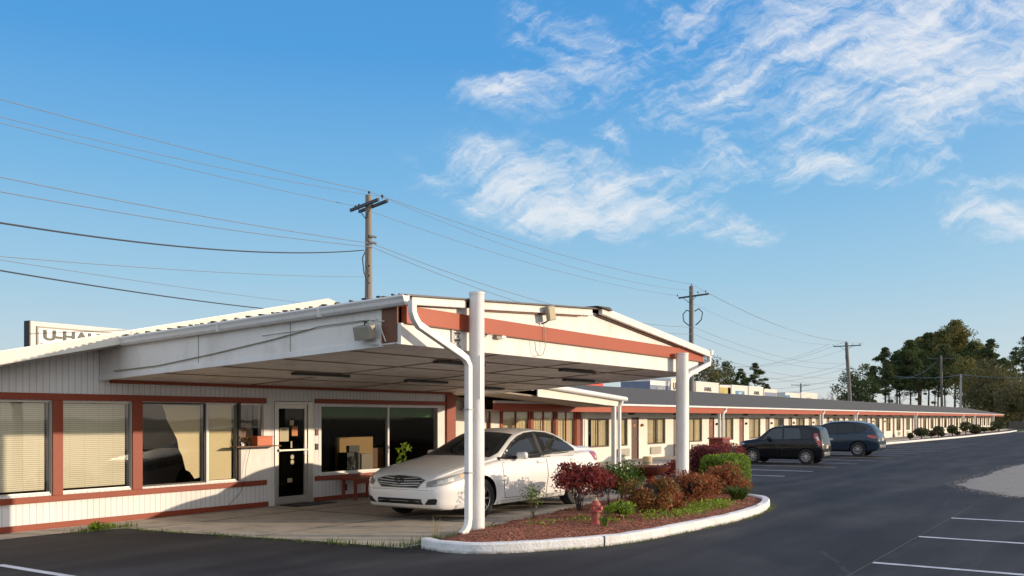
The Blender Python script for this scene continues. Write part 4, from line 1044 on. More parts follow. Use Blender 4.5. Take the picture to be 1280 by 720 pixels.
for sg in (-1, 1):
    # black surround then the panes
    c.decal('window_surround', [(1.60, sg, .975), (1.78, sg, 1.08), (2.02, sg, 1.215), (2.25, sg, 1.315), (2.5, sg, 1.375), (2.8, sg, 1.395), (3.15, sg, 1.375), (3.42, sg, 1.315), (3.68, sg, 1.205), (3.93, sg, 1.06), (3.93, sg, 1.015), (2.8, sg, .985)], (0, -sg, 0), M['black'], .002, .05)
    c.decal('side_window', [(1.80, sg, .99), (1.83, sg, 1.06), (2.05, sg, 1.195), (2.27, sg, 1.29), (2.5, sg, 1.348), (2.72, sg, 1.37), (2.74, sg, 1.0)], (0, -sg, 0), CG, .004, .05)
    c.decal('side_window', [(2.84, sg, 1.003), (2.82, sg, 1.368), (3.12, sg, 1.348), (3.36, sg, 1.295), (3.42, sg, 1.02)], (0, -sg, 0), CG, .004, .05)
    c.decal('quarter_window', [(3.46, sg, 1.02), (3.40, sg, 1.285), (3.62, sg, 1.20), (3.88, sg, 1.055), (3.86, sg, 1.03)], (0, -sg, 0), CG, .004, .05)
    fd = c.door([(1.50, .97), (1.49, .60), (1.56, .30), (2.76, .27), (2.79, .60), (2.78, .978), (2.2, .968)], sg, WP)
    rd = c.door([(2.80, .978), (2.81, .60), (2.78, .27), (3.40, .27), (3.50, .52), (3.70, .74), (3.88, .80), (3.90, 1.0), (3.3, .985)], sg, WP)
    for dd, x in ((fd, 2.58), (rd, 3.66)):
        h = c.decal('handle', [(x-.09, sg, .845), (x+.09, sg, .85), (x+.10, sg, .875), (x-.08, sg, .873)], (0, -sg, 0), WP, .028, .03, parent=dd)
        c.decal('handle_recess', [(x-.10, sg, .835), (x+.11, sg, .84), (x+.11, sg, .848), (x-.10, sg, .843)], (0, -sg, 0), M['flood'], .0045, .03, parent=dd)
    mr = MB(); y = sg*.97; mr.obox((1.92*SX, y, .995), (.055, 0, 0), (0, .10, 0), (0, 0, .062)); mo = mr.build('wing_mirror', WP, sed, smooth=True, bevel=.035, world=False)
    MB().obox((1.975*SX, y, .995), (.004, 0, 0), (0, .08, 0), (0, 0, .045)).build('mirror_glass', CG, mo, world=False)
    MB().obox((1.90*SX, sg*.86, .965), (.03, 0, 0), (0, .05, 0), (0, 0, .02)).build('stalk', M['black'], mo, world=False)
    HL = [(.06, .50*sg, .565), (.18, .70*sg, .60), (.45, .80*sg, .655), (.74, .86*sg, .735), (.80, .86*sg, .775), (.6, .83*sg, .765), (.38, .76*sg, .73), (.2, .66*sg, .69), (.08, .52*sg, .625)]
    hl = c.decal('headlight', HL, (1, -.9*sg, 0), LENS, .008, .035)
    c.decal('indicator_lens', [(.47, .80*sg, .69), (.74, .86*sg, .745), (.78, .86*sg, .77), (.6, .83*sg, .762), (.47, .79*sg, .74)], (1, -.9*sg, 0), AMBER, .011, .03, parent=hl)
    c.decal('reflector', [(.26, .72*sg, .635), (.36, .76*sg, .65), (.38, .76*sg, .70), (.28, .72*sg, .69)], (1, -.9*sg, 0), GBAR, .011, .03, parent=hl)
    c.decal('reflector', [(.14, .62*sg, .605), (.21, .67*sg, .62), (.22, .67*sg, .665), (.15, .62*sg, .65)], (1, -.9*sg, 0), GBAR, .011, .03, parent=hl)
    c.decal('headlight_surround', [(.05, .485*sg, .555), (.18, .71*sg, .588), (.45, .81*sg, .643), (.75, .87*sg, .722), (.83, .87*sg, .78), (.6, .83*sg, .777), (.38, .76*sg, .742), (.2, .66*sg, .70), (.06, .50*sg, .64)], (1, -.9*sg, 0), M['flood'], .004, .035, parent=hl)
    fog = c.decal('fog_light_recess', [(0, .50*sg, .285), (0, .70*sg, .29), (0, .73*sg, .36), (0, .70*sg, .385), (0, .58*sg, .375)], (1, -.35*sg, 0), M['black'], .005, .03)
    tl = c.decal('tail_light', [(4.52, .86*sg, .80), (4.74, .8*sg, .82), (4.74, .8*sg, .96), (4.62, .8*sg, .985), (4.36, .86*sg, .975)], (-.25, -sg, 0), REDL, .007, .03)
    c.decal('reversing_lens', [(4.58, .86*sg, .835), (4.70, .8*sg, .845), (4.70, .8*sg, .89), (4.52, .86*sg, .89)], (-.25, -sg, 0), WLENS, .010, .03, parent=tl)
    c.decal('tail_light', [(4.8, .42*sg, .84), (4.8, .70*sg, .82), (4.8, .70*sg, .97), (4.8, .45*sg, .96)], (-1, 0, 0), REDL, .007, .04)
    c.decal('rocker_seam', [(1.45, sg, .245), (3.3, sg, .245), (3.3, sg, .253), (1.45, sg, .253)], (0, -sg, 0), M['flood'], .002, .06)
c.decal('windscreen', [(1.34, -.70, .985), (1.34, .70, .985), (1.62, .70, 1.03), (2.18, .55, 1.375), (2.18, -.55, 1.375), (1.62, -.70, 1.03)], (1, 0, -.45), CG, .004, .05)
c.decal('rear_window', [(4.10, -.60, 1.12), (4.10, .60, 1.12), (3.5, .50, 1.37), (3.5, -.50, 1.37)], (-1, 0, -.6), CG, .004, .05)
gr = c.decal('grille', [(0, -.38, .535), (0, .38, .535), (0, .50, .665), (0, .32, .715), (0, 0, .73), (0, -.32, .715), (0, -.50, .665)], (1, 0, 0), M['flood'], .004, .03)
c.decal('grille_mesh', [(0, -.36, .547), (0, .36, .547), (0, .475, .66), (0, .31, .70), (0, 0, .715), (0, -.31, .70), (0, -.475, .66)], (1, 0, 0), M['black'], .006, .03, parent=gr)
for i, z in enumerate((.572, .607, .642, .676)):
    wv = .38 + i*.035 if i < 3 else .34
    for sg in (-1, 1):
        c.decal('grille_bar', [(0, .0, z-.012), (0, sg*.13, z-.010), (0, sg*wv, z+.006), (0, sg*wv, z+.017), (0, sg*.13, z+.004), (0, 0, z+.001)], (1, 0, 0), GBAR, .014, .03, parent=gr)
em = MB()
ring = [(-.012, .085*math.cos(2*PI*k/28), .668+.058*math.sin(2*PI*k/28)) for k in range(29)]
em.tube(ring, .009, 6, caps=False)
ring = [(-.014, .038*math.cos(2*PI*k/20), .665+.045*math.sin(2*PI*k/20)) for k in range(21)]; em.tube(ring, .006, 6, caps=False)
ring = [(-.014, .060*math.cos(2*PI*k/20), .688+.020*math.sin(2*PI*k/20)) for k in range(21)]; em.tube(ring, .006, 6, caps=False)
em.build('emblem', M['darkmetal'], gr, smooth=True, world=False)
c.decal('bumper_lip', [(0, -.70, .205), (0, .70, .205), (0, .74, .222), (0, -.74, .222)], (1, 0, 0), M['flood'], .003, .04)
c.decal('bumper_seam', [(0, -.66, .505), (0, .66, .505), (0, .66, .511), (0, -.66, .511)], (1, 0, 0), M['soffit'], .002, .04)
c.decal('lower_intake', [(0, -.46, .285), (0, .46, .285), (0, .44, .37), (0, -.44, .37)], (1, 0, 0), M['black'], .006, .04)
c.decal('bonnet_seam', [(.20, -.62, .9), (.75, -.70, .9), (1.3, -.73, .9), (1.3, -.722, .9), (.75, -.69, .9), (.20, -.61, .9)], (0, 0, -1) if 0 else (0.0001, 0.0001, -1), M['flood'], .002, .05)
c.decal('bonnet_seam', [(.20, .62, .9), (.75, .70, .9), (1.3, .73, .9), (1.3, .722, .9), (.75, .69, .9), (.20, .61, .9)], (0.0001, 0.0001, -1), M['flood'], .002, .05)
c.decal('bonnet_seam', [(.07, -.40, .70), (.07, .40, .70), (.07, .40, .706), (.07, -.40, .706)], (1, 0, 0), M['flood'], .002, .05)
c.decal('rear_plate', [(4.8, -.16, .62), (4.8, .16, .62), (4.8, .16, .76), (4.8, -.16, .76)], (-1, 0, 0), M['paper'], .01, .05)

# ---- black boxy hatchback in the lot (nose towards the building)
S2 = .845
soul = thing('parked_hatchback', 'black boxy hatchback parked nose-in beside the blue crossover', 'car', (33.78, 11.92, 0.004), -PI/2)
soul.scale = (S2, S2, S2)
BP = car_paint('black_car_paint', (.003, .004, .007), .0, .25, .35, .003)
T = [(0, .32, .62, .70, .52, .80, .03), (.05, .25, .72, .77, .62, .89, .04), (.2, .2, .83, .85, .72, .96, .05), (.5, .2, .88, .91, .78, 1.01, .05), (.9, .2, .9, .95, .79, 1.06, .05), (1.05, .2, .9, .97, .80, 1.13, .07), (1.35, .2, .9, .99, .81, 1.38, .11), (1.6, .2, .9, 1.0, .81, 1.54, .08),
     (1.85, .2, .9, 1.01, .81, 1.595, .05), (2.6, .2, .9, 1.03, .81, 1.61, .04), (3.3, .2, .9, 1.06, .81, 1.60, .04), (3.78, .2, .9, 1.07, .80, 1.58, .045), (3.94, .22, .87, 1.06, .77, 1.50, .06), (4.02, .26, .82, 1.0, .72, 1.22, .09), (4.08, .30, .78, .92, .70, 1.0, .06), (4.12, .38, .72, .80, .64, .86, .05)]
c = Car(soul, T, BP, .88, .26, wheels=[(.80, .33, .37, .6), (3.37, .33, .37, .6)])
for x in (.80, 3.37):
    for sg in (-1, 1): c.wheel(x, sg*.80, .33, .325, .21, 10, sg=sg)
for sg in (-1, 1):
    c.decal('side_window', [(1.30, sg, 1.03), (1.52, sg, 1.29), (1.70, sg, 1.43), (1.92, sg, 1.49), (2.2, sg, 1.50), (2.22, sg, 1.04)], (0, -sg, 0), CG2, .004, .06)
    c.decal('side_window', [(2.30, sg, 1.04), (2.28, sg, 1.50), (3.0, sg, 1.50), (3.12, sg, 1.08)], (0, -sg, 0), CG2, .004, .06)
    c.decal('quarter_window', [(3.18, sg, 1.09), (3.08, sg, 1.47), (3.5, sg, 1.44), (3.58, sg, 1.20), (3.5, sg, 1.12)], (0, -sg, 0), CG, .004, .06)
    c.door([(1.15, 1.0), (1.12, .6), (1.2, .32), (2.23, .30), (2.25, 1.03)], sg, BP); c.door([(2.27, 1.03), (2.25, .30), (2.95, .30), (3.02, .55), (3.14, .72), (3.15, 1.07)], sg, BP)
    c.decal('tail_light', [(3.80, sg*.9, 1.30), (3.97, sg*.9, 1.30), (4.05, sg*.9, 1.05), (4.08, sg*.9, .78), (3.98, sg*.9, .76), (3.88, sg*.9, .92), (3.78, sg*.9, 1.12)], (-.5, -sg, 0), REDL, .008, .04)
    c.decal('reflector', [(3.86, sg*.9, 1.16), (3.98, sg*.9, 1.16), (4.02, sg*.9, 1.0), (3.92, sg*.9, 1.0)], (-.5, -sg, 0), WLENS, .011, .04)
    c.decal('headlight', [(.05, .5*sg, .72), (.2, .75*sg, .74), (.42, .84*sg, .82), (.3, .76*sg, .88), (.06, .5*sg, .83)], (1, -.8*sg, 0), LENS, .007, .05)
    mo = MB().obox((1.42, sg*1.0, 1.07), (.06, 0, 0), (0, .11, 0), (0, 0, .075)).build('wing_mirror', BP, soul, smooth=True, bevel=.03, world=False)
    MB().obox((1.40, sg*.88, 1.03), (.03, 0, 0), (0, .05, 0), (0, 0, .02)).build('stalk', M['black'], mo, world=False)
c.decal('windscreen', [(1.05, -.68, 1.06), (1.05, .68, 1.06), (1.66, .60, 1.46), (1.66, -.60, 1.46)], (1, 0, -.5), CG, .004, .06)
c.decal('rear_window', [(4.0, -.62, 1.08), (4.0, .62, 1.08), (3.9, .58, 1.46), (3.9, -.58, 1.46)], (-1, 0, 0), CG, .006, .05)
c.decal('rear_plate', [(4.1, -.17, .66), (4.1, .17, .66), (4.1, .17, .80), (4.1, -.17, .80)], (-1, 0, 0), M['paper'], .008, .05)
c.decal('rear_bumper_panel', [(4.1, -.5, .36), (4.1, .5, .36), (4.1, .5, .52), (4.1, -.5, .52)], (-1, 0, 0), M['rim'], .008, .05)
MB().obox((2.7, .60, 1.60), (.75, 0, 0), (0, .02, 0), (0, 0, .02)).build('roof_rail', M['black'], soul, world=False); MB().obox((2.7, -.60, 1.60), (.75, 0, 0), (0, .02, 0), (0, 0, .02)).build('roof_rail', M['black'], soul, world=False)

soul.scale = (S2, S2*.88, S2); soul.location.x = 33.02 + .9*S2*.88
# ---- blue grey crossover
suv = thing('parked_crossover', 'blue grey crossover parked nose-in on the far side of the black hatchback', 'car', (41.82, 12.72, 0.004), -PI/2)
S3 = .90; suv.scale = (S3, S3, S3)
BG = car_paint('slate_blue_paint', (.018, .036, .058), .2, .28, .5, .01)
T = [(0, .34, .64, .68, .52, .80, .03), (.06, .27, .74, .76, .62, .88, .04), (.2, .23, .83, .85, .72, .96, .05), (.5, .22, .89, .92, .78, 1.02, .05), (.95, .22, .92, .97, .80, 1.08, .05), (1.15, .22, .92, .98, .80, 1.12, .08), (1.5, .22, .92, 1.0, .80, 1.35, .15), (1.9, .22, .92, 1.02, .80, 1.57, .10),
     (2.3, .22, .92, 1.04, .80, 1.65, .07), (2.9, .22, .92, 1.07, .80, 1.665, .06), (3.5, .22, .92, 1.10, .80, 1.64, .06), (3.95, .22, .92, 1.12, .79, 1.57, .08), (4.15, .24, .90, 1.10, .77, 1.42, .10), (4.32, .28, .86, 1.02, .73, 1.18, .08), (4.42, .34, .80, .92, .70, .98, .05), (4.48, .42, .74, .80, .66, .88, .04)]
c = Car(suv, T, BG, 1, .38, wheels=[(.92, .35, .40, .6), (3.56, .35, .40, .6)])
for x in (.92, 3.56):
    for sg in (-1, 1): c.wheel(x, sg*.82, .35, .345, .22, 10, sg=sg)
for sg in (-1, 1):
    c.decal('window_trim', [(1.38, sg, 1.03), (1.9, sg, 1.46), (2.3, sg, 1.555), (2.9, sg, 1.575), (3.4, sg, 1.54), (3.85, sg, 1.38), (3.95, sg, 1.24), (3.6, sg, 1.13), (2.6, sg, 1.055)], (0, -sg, 0), M['black'], .002, .06)
    c.decal('side_window', [(1.46, sg, 1.05), (1.92, sg, 1.43), (2.3, sg, 1.525), (2.55, sg, 1.54), (2.56, sg, 1.075)], (0, -sg, 0), CG, .004, .06)
    c.decal('side_window', [(2.62, sg, 1.08), (2.61, sg, 1.545), (3.0, sg, 1.545), (3.3, sg, 1.52), (3.42, sg, 1.13)], (0, -sg, 0), CG, .004, .06)
    c.decal('quarter_window', [(3.47, sg, 1.14), (3.37, sg, 1.51), (3.8, sg, 1.36), (3.88, sg, 1.26), (3.62, sg, 1.16)], (0, -sg, 0), CG, .004, .06)
    fd = c.door([(1.25, 1.02), (1.22, .62), (1.3, .34), (2.56, .32), (2.58, 1.06)], sg, BG); c.door([(2.60, 1.065), (2.58, .32), (3.1, .32), (3.18, .6), (3.36, .8), (3.44, 1.11)], sg, BG)
    c.decal('cladding', [(1.30, sg, .25), (3.14, sg, .25), (3.14, sg, .34), (1.30, sg, .34)], (0, -sg, 0), M['black'], .005, .06)
    c.decal('tail_light', [(4.0, sg*.9, 1.03), (4.35, sg*.9, .98), (4.42, sg*.9, .88), (4.3, sg*.9, .84), (3.98, sg*.9, .93)], (-.5, -sg, 0), REDL, .008, .04)
    c.decal('headlight', [(.05, .5*sg, .72), (.2, .75*sg, .74), (.55, .86*sg, .84), (.3, .76*sg, .87), (.06, .5*sg, .80)], (1, -.8*sg, 0), LENS, .007, .05)
    mo = MB().obox((1.55, sg*1.03, 1.09), (.06, 0, 0), (0, .11, 0), (0, 0, .075)).build('wing_mirror', BG, suv, smooth=True, bevel=.03, world=False)
    MB().obox((1.53, sg*.90, 1.05), (.03, 0, 0), (0, .05, 0), (0, 0, .02)).build('stalk', M['black'], mo, world=False)
    MB().obox((2.9, sg*.62, 1.665), (.85, 0, 0), (0, .02, 0), (0, 0, .02)).build('roof_rail', M['rim'], suv, world=False)
c.decal('windscreen', [(1.1, -.70, 1.08), (1.1, .70, 1.08), (1.85, .62, 1.50), (1.85, -.62, 1.50)], (1, 0, -.5), CG, .004, .06)
c.decal('rear_window', [(4.3, -.62, 1.12), (4.3, .62, 1.12), (4.05, .58, 1.48), (4.05, -.58, 1.48)], (-1, 0, -.3), CG, .006, .05)
c.decal('rear_plate', [(4.4, -.17, .74), (4.4, .17, .74), (4.4, .17, .88), (4.4, -.17, .88)], (-1, 0, 0), M['paper'], .008, .05)
c.decal('rear_bumper_panel', [(4.4, -.6, .40), (4.4, .6, .40), (4.4, .6, .56), (4.4, -.6, .56)], (-1, 0, 0), M['rim'], .008, .05)
me = text_mesh('NICED', .13, .004); me.transform(Matrix.Translation((2.25, -.945, .80)) @ Matrix.Rotation(PI/2, 4, 'X')); me.materials.clear(); me.materials.append(M['white_clean'])
o = bpy.data.objects.new('door_lettering', me); COL.objects.link(o); o.parent = suv

# ------------------------------------------------------------------ PLANTS
def leaf_quad(mb, c, L, W, rnd=random, up=0):
    a = Vector((rnd.uniform(-1, 1), rnd.uniform(-1, 1), rnd.uniform(-1, 1)+up)).normalized(); b = a.orthogonal().normalized()
    b = Matrix.Rotation(rnd.uniform(0, PI), 3, a) @ b
    mb.quad(c - a*L, c + b*W + a*L*.1, c + a*L, c - b*W + a*L*.1)
def bush(name, label, cat, x, y, z, rx, ry, rz_, n, leafL, m, lumps=9, stems=8, shape='lump', core=None, seed=0, stem_h=.25, group=None, gap=.0, sr=.009):
    rn = random.Random(seed); root = thing(name, label, cat, (x, y, z), group=group)
    cz = rz_ + stem_h
    cl = []
    for i in range(lumps):
        a = rn.uniform(0, 2*PI); e = rn.uniform(-.9 if stem_h < .1 else -.4, 1); r = rn.uniform(.35, .8)
        cl.append((Vector((math.cos(a)*math.cos(e)*rx*r, math.sin(a)*math.cos(e)*ry*r, math.sin(e)*rz_*r)), rn.uniform(.34, .55)))
    mb = MB()
    for i in range(n):
        if shape == 'box':
            p = Vector((rn.uniform(-1, 1), rn.uniform(-1, 1), rn.uniform(-1, 1)))
            k = max(abs(p.x)**4 + abs(p.y)**4 + abs(p.z)**4, 1e-4)**.25; s = rn.uniform(.90, 1.03)
            p = p/k*s; p = Vector((p.x*rx, p.y*ry, p.z*rz_)); p += Vector((noise.noise(p*3), noise.noise(p*3+Vector((5, 0, 0))), noise.noise(p*3+Vector((0, 5, 0)))))*.05
        else:
            c0, rr = cl[int(rn.random()*lumps)]
            d = Vector((rn.gauss(0, 1), rn.gauss(0, 1), rn.gauss(0, 1))).normalized() * (rn.random()**.4) * rr
            p = c0 + Vector((d.x*rx, d.y*ry, d.z*rz_))*1.15
            if p.z < -rz_*.95: p.z = -rz_*.95 + rn.uniform(0, .1)
        s = rn.uniform(.6, 1.3)
        leaf_quad(mb, p + Vector((0, 0, cz)), leafL*s, leafL*.42*s, rn, .3)
    mb.build('foliage', m, root, world=False, recalc=False)
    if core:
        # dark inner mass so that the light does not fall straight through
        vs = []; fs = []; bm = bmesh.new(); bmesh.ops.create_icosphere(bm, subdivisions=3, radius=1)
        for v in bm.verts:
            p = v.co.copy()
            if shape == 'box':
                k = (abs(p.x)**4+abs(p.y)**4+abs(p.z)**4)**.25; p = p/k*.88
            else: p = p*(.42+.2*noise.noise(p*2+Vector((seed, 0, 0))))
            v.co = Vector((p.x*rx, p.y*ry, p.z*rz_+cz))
        me = bpy.data.meshes.new('inner_shade_mass'); bm.to_mesh(me); bm.free(); me.materials.append(core); me.shade_smooth()
        o = bpy.data.objects.new('inner_shade_mass', me); COL.objects.link(o); o.parent = root
    mb = MB()
    for i in range(stems):
        a = rn.uniform(0, 2*PI); tip = Vector((math.cos(a)*rx*.55*rn.random(), math.sin(a)*ry*.55*rn.random(), cz + rn.uniform(-.2, .5)*rz_))
        mid = Vector((tip.x*.35, tip.y*.35, cz*.45))
        mb.tube([(rn.uniform(-.05, .05), rn.uniform(-.05, .05), -.03), mid, tip], sr, 5, sr*.35)
    if stems: mb.build('stems', M['bark'], root, world=False)
    return root
BURG = leaf_mat('burgundy_leaves', [(.08, .018, .025), (.22, .032, .04), (.36, .055, .045), (.13, .028, .028), (.40, .10, .06)], .3)
BRONZE = leaf_mat('bronze_leaves', [(.11, .085, .02), (.27, .09, .03), (.38, .16, .05), (.13, .05, .025), (.22, .20, .05)], .3)
RUST = leaf_mat('rusty_red_leaves', [(.25, .06, .025), (.38, .10, .04), (.14, .05, .02), (.45, .18, .07), (.20, .14, .03)], .3)
GREEN = leaf_mat('bright_green_leaves', [(.12, .20, .015), (.20, .32, .025), (.30, .42, .04), (.08, .14, .012)], .3)
DGREEN = leaf_mat('mid_green_leaves', [(.05, .10, .016), (.10, .17, .025), (.16, .24, .04)], .3)
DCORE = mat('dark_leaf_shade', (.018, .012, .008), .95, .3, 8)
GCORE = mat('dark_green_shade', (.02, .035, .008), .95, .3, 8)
bush('loropetalum_shrub', 'burgundy spreading shrub nearest the canopy post, arching over the mulch', 'shrub', 13.35, 7.48, .10, .62, .5, .34, 3600, .032, BURG, 14, 16, seed=1, stem_h=.16, core=None)
bush('loropetalum_shrub', 'small burgundy offshoot on the right flank of the arching shrub', 'shrub', 14.0, 7.25, .10, .36, .34, .20, 1200, .030, BURG, 7, 5, seed=31, stem_h=.30)
bush('thin_shrub', 'sparse leggy young plant standing alone in the mulch beside the post', 'shrub', 11.85, 7.40, .10, .26, .2, .24, 330, .020, DGREEN, 9, 8, seed=2, stem_h=.12, sr=.004)
b = bush('twig_plant', 'single upright twig with small leaves beside the sparse plant', 'plant', 11.68, 7.34, .10, .08, .08, .22, 60, .02, DGREEN, 4, 2, seed=22, stem_h=.20, sr=.004)
bush('green_shrub', 'mid green leafy shrub between the burgundy shrub and the birdbath', 'shrub', 14.55, 7.35, .10, .55, .45, .34, 2300, .034, DGREEN, 9, 6, seed=3, stem_h=.12, core=GCORE)
bush('bronze_shrub', 'bronze and green bushy shrub in front of the birdbath', 'shrub', 13.70, 6.38, .06, .44, .40, .33, 4300, .030, BRONZE, 11, 6, seed=4, stem_h=.04, core=DCORE)
bush('rusty_shrub', 'low rusty red shrub at the foot of the birdbath', 'shrub', 14.35, 6.32, .08, .28, .26, .21, 1300, .026, RUST, 7, 4, seed=5, stem_h=.02, core=DCORE)
bush('rusty_shrub', 'rusty red rounded shrub in front of the slimmer-looking far canopy post', 'shrub', 15.95, 6.55, .06, .54, .46, .33, 4600, .030, RUST, 14, 6, seed=6, stem_h=-.02, core=DCORE)
bush('bronze_shrub', 'dark rusty shrub in front of the clipped green hedge', 'shrub', 17.95, 6.68, .06, .62, .48, .38, 5200, .030, RUST, 14, 6, seed=7, stem_h=-.02, core=DCORE)
bush('clipped_hedge', 'bright green clipped boxy hedge at the far end of the island', 'hedge', 19.72, 7.36, .05, .62, .45, .40, 7500, .026, GREEN, 1, 0, shape='box', seed=8, stem_h=.0, core=GCORE)
bush('purple_hedge', 'wide purple red hedge behind the clipped green one', 'hedge', 22.0, 8.42, .05, 1.05, .5, .47, 6500, .030, BURG, 16, 0, shape='box', seed=9, stem_h=.0, core=DCORE)
bush('dark_shrub', 'small dark red shrub behind the far canopy post', 'shrub', 20.2, 8.9, .05, .3, .3, .3, 900, .03, BURG, 6, 3, seed=10, stem_h=.1, core=DCORE)
bush('green_shrub', 'low green clump behind the rusty shrub beside the birdbath', 'shrub', 15.25, 6.75, .10, .34, .30, .20, 1100, .026, DGREEN, 6, 0, seed=11, stem_h=.0, core=GCORE)
bush('green_shrub', 'low round green plant beside the little red hydrant', 'shrub', 12.65, 6.35, .10, .30, .26, .18, 1200, .022, GREEN, 6, 0, seed=12, stem_h=.0, core=GCORE)
def tuft(name, label, x, y, z, n, h, spread, m, seed, w=.008, cat='grass clump', kind=None):
    rn = random.Random(seed); mb = MB()
    for i in range(n):
        a = rn.uniform(0, 2*PI); r = rn.random()*spread*.25; L = h*rn.uniform(.6, 1.1); o = Vector((math.cos(a)*r, math.sin(a)*r, 0)); out = Vector((math.cos(a), math.sin(a), 0))
        side = Vector((-out.y, out.x, 0))*w; sp = spread*rn.uniform(.3, 1)
        p0 = o; p1 = o + out*sp*.35 + Vector((0, 0, L*.65)); p2 = o + out*sp + Vector((0, 0, L*rn.uniform(.55, 1.0)))
        c = Vector((x, y, z))
        mb.add([c+p0-side, c+p0+side, c+p1+side, c+p1-side, c+p2], [(0, 1, 2, 3), (3, 2, 4)])
    o = mb.build(name, m, recalc=False); tag(o, label, cat, kind=kind); return o
GRASS = leaf_mat('grass_blades', [(.06, .11, .02), (.12, .18, .03), (.20, .26, .06)], .35)
STRAW = leaf_mat('straw_blades', [(.35, .28, .14), (.45, .38, .2)], .3)
tuft('lily_clump', 'arching green strap-leaf clump near the kerb in front of the rusty shrub', 16.75, 6.02, .12, 240, .30, .42, GRASS, 1, .013)
tuft('bulb_leaves', 'upright green bulb leaves at the foot of the little hydrant', 11.60, 6.10, .12, 30, .22, .14, GRASS, 2, .013)
tuft('dry_grass', 'tall straw coloured grass blades beside the downspout outlet', 9.85, 7.70, .01, 9, .38, .18, STRAW, 3, .004)
mb = MB()
for i, (x, y, n, h) in enumerate(((14.4, 5.85, 70, .10), (15.0, 5.8, 90, .14), (15.5, 5.85, 80, .12), (14.8, 6.0, 60, .12), (13.4, 5.9, 50, .10), (13.0, 6.0, 40, .10), (12.0, 6.6, 25, .08), (12.1, 6.2, 20, .07), (13.9, 5.8, 50, .08), (11.3, 6.9, 15, .06))):
    rn = random.Random(50+i)
    for k in range(n*3):
        leaf_quad(mb, Vector((x+rn.gauss(0, .18), y+rn.gauss(0, .12), bed_z(x, y)+rn.random()**1.5*h)), .022, .012, rn, .5)
tag(mb.build('ground_cover', GREEN, recalc=False), 'low leafy green weeds on the mulch between shrubs and kerb', 'ground cover', kind='stuff')
# weeds along kerb and apron edges: one mass
rn = random.Random(5); mb = MB()
def weed(x, y, h, n, sp=.05, z=.0):
    for i in range(n):
        a = rn.uniform(0, 2*PI); L = h*rn.uniform(.5, 1.2); c = Vector((x+rn.gauss(0, sp), y+rn.gauss(0, sp), z)); out = Vector((math.cos(a), math.sin(a), 0)); s = Vector((-out.y, out.x, 0))*.006
        mb.add([c-s, c+s, c+out*L*.5+Vector((0, 0, L))], [(0, 1, 2)])
for p in dn[8:75]:
    if rn.random() < .7: weed(p.x + rn.uniform(-.05, .05), p.y-.13 if p.x > 10 else p.y, rn.uniform(.015, .05), 12, .035)
for k in range(60):
    t = k/59; x = 8.48+(9.12-8.48)*t; y = 12.45+(7.62-12.45)*t
    if rn.random() < .8: weed(x+rn.uniform(-.05, .05), y, rn.uniform(.02, .05) if t < .75 else rn.uniform(.05, .12), 14, .05)
for k in range(60): weed(rn.uniform(9.2, 10.4), rn.uniform(7.35, 7.75), rn.uniform(.04, .13), 12, .05, .01)
for k in range(30): weed(rn.uniform(7.75, 8.7), rn.uniform(12.55, 12.7), rn.uniform(.03, .12), 10, .05)
for k in range(25): weed(rn.uniform(10.3, 10.9), rn.uniform(7.3, 7.45), rn.uniform(.05, .12), 10, .04, .05)
tag(mb.build('weeds', GRASS, recalc=False), 'short green weeds growing in the cracks along kerb and driveway edge', 'weeds', kind='stuff')
# leafy weed by the office base
wd = bush('ground_plant', 'small bright green weed at the edge of the driveway below the office windows', 'weed', 8.15, 12.62, .0, .20, .12, .07, 260, .03, GREEN, 5, 0, seed=30, stem_h=-.01)
# potted plant behind the sedan bonnet
pt = thing('potted_plant', 'leafy green potted plant standing by the office window behind the sedan', 'plant', (15.45, 12.9, 0))
MB().lathe([(.12, .006), (.17, .30), (.18, .32), (.15, .32)], (15.45, 12.9, 0), 20).build('pot', mat('terracotta', (.35, .12, .06), .8, .2, 8), pt, smooth=True)
mb = MB(); rn = random.Random(9)
for i in range(46):
    h = rn.uniform(.45, 1.08); a = rn.uniform(0, 2*PI); r = .06+.10*rn.random(); leaf_quad(mb, Vector((15.45+math.cos(a)*r, 12.9+math.sin(a)*r, h)), .09, .035, rn, .5)
mb.build('leaves', GREEN, pt, recalc=False)
MB().tube([(15.45, 12.9, .3), (15.47, 12.9, .7), (15.44, 12.88, 1.05)], .012, 6, .005).build('stem', M['bark'], pt)

# ------------------------------------------------------------------ hydrant, birdbath, log
hy = thing('fire_hydrant', 'small faded red garden hydrant with pale cap standing in the mulch', 'hydrant', (11.74, 6.30, .12))
MB().lathe([(.075, .10), (.075, .15), (.055, .16), (.055, .22), (.052, .30), (.06, .31), (.085, .315), (.085, .345), (.062, .35), (.058, .40), (.07, .41), (.07, .43), (.055, .45), (.035, .475), (.001, .48)], (11.74, 6.30, 0), 20).build('barrel', M['hydred'], hy, smooth=True)
for (dx, dy) in ((-1, 0), (1, 0), (0, -1)):
    mb = MB(); c0 = Vector((11.74, 6.30, .37)); d = Vector((dx, dy, 0)); mb.tube([c0+d*.04, c0+d*.085], .026, 12); mb.tube([c0+d*.085, c0+d*.10], .034, 6); mb.build('nozzle_cap', M['hydred'], hy)
MB().lathe([(.035, .465), (.03, .49), (.014, .495), (.014, .515), (.001, .517)], (11.74, 6.30, 0), 10).build('top_cap', M['tan'], hy)
bb = thing('birdbath', 'dark red birdbath with wide shallow bowl on a red pedestal', 'birdbath', (15.05, 7.0, .12))
BX, BY = 15.05, 7.0
MB().lathe([(.17, .11), (.17, .16), (.10, .20), (.07, .30), (.065, .50), (.08, .60), (.11, .63)], (BX, BY, 0), 24).build('pedestal', M['bathstem'], bb, smooth=True)
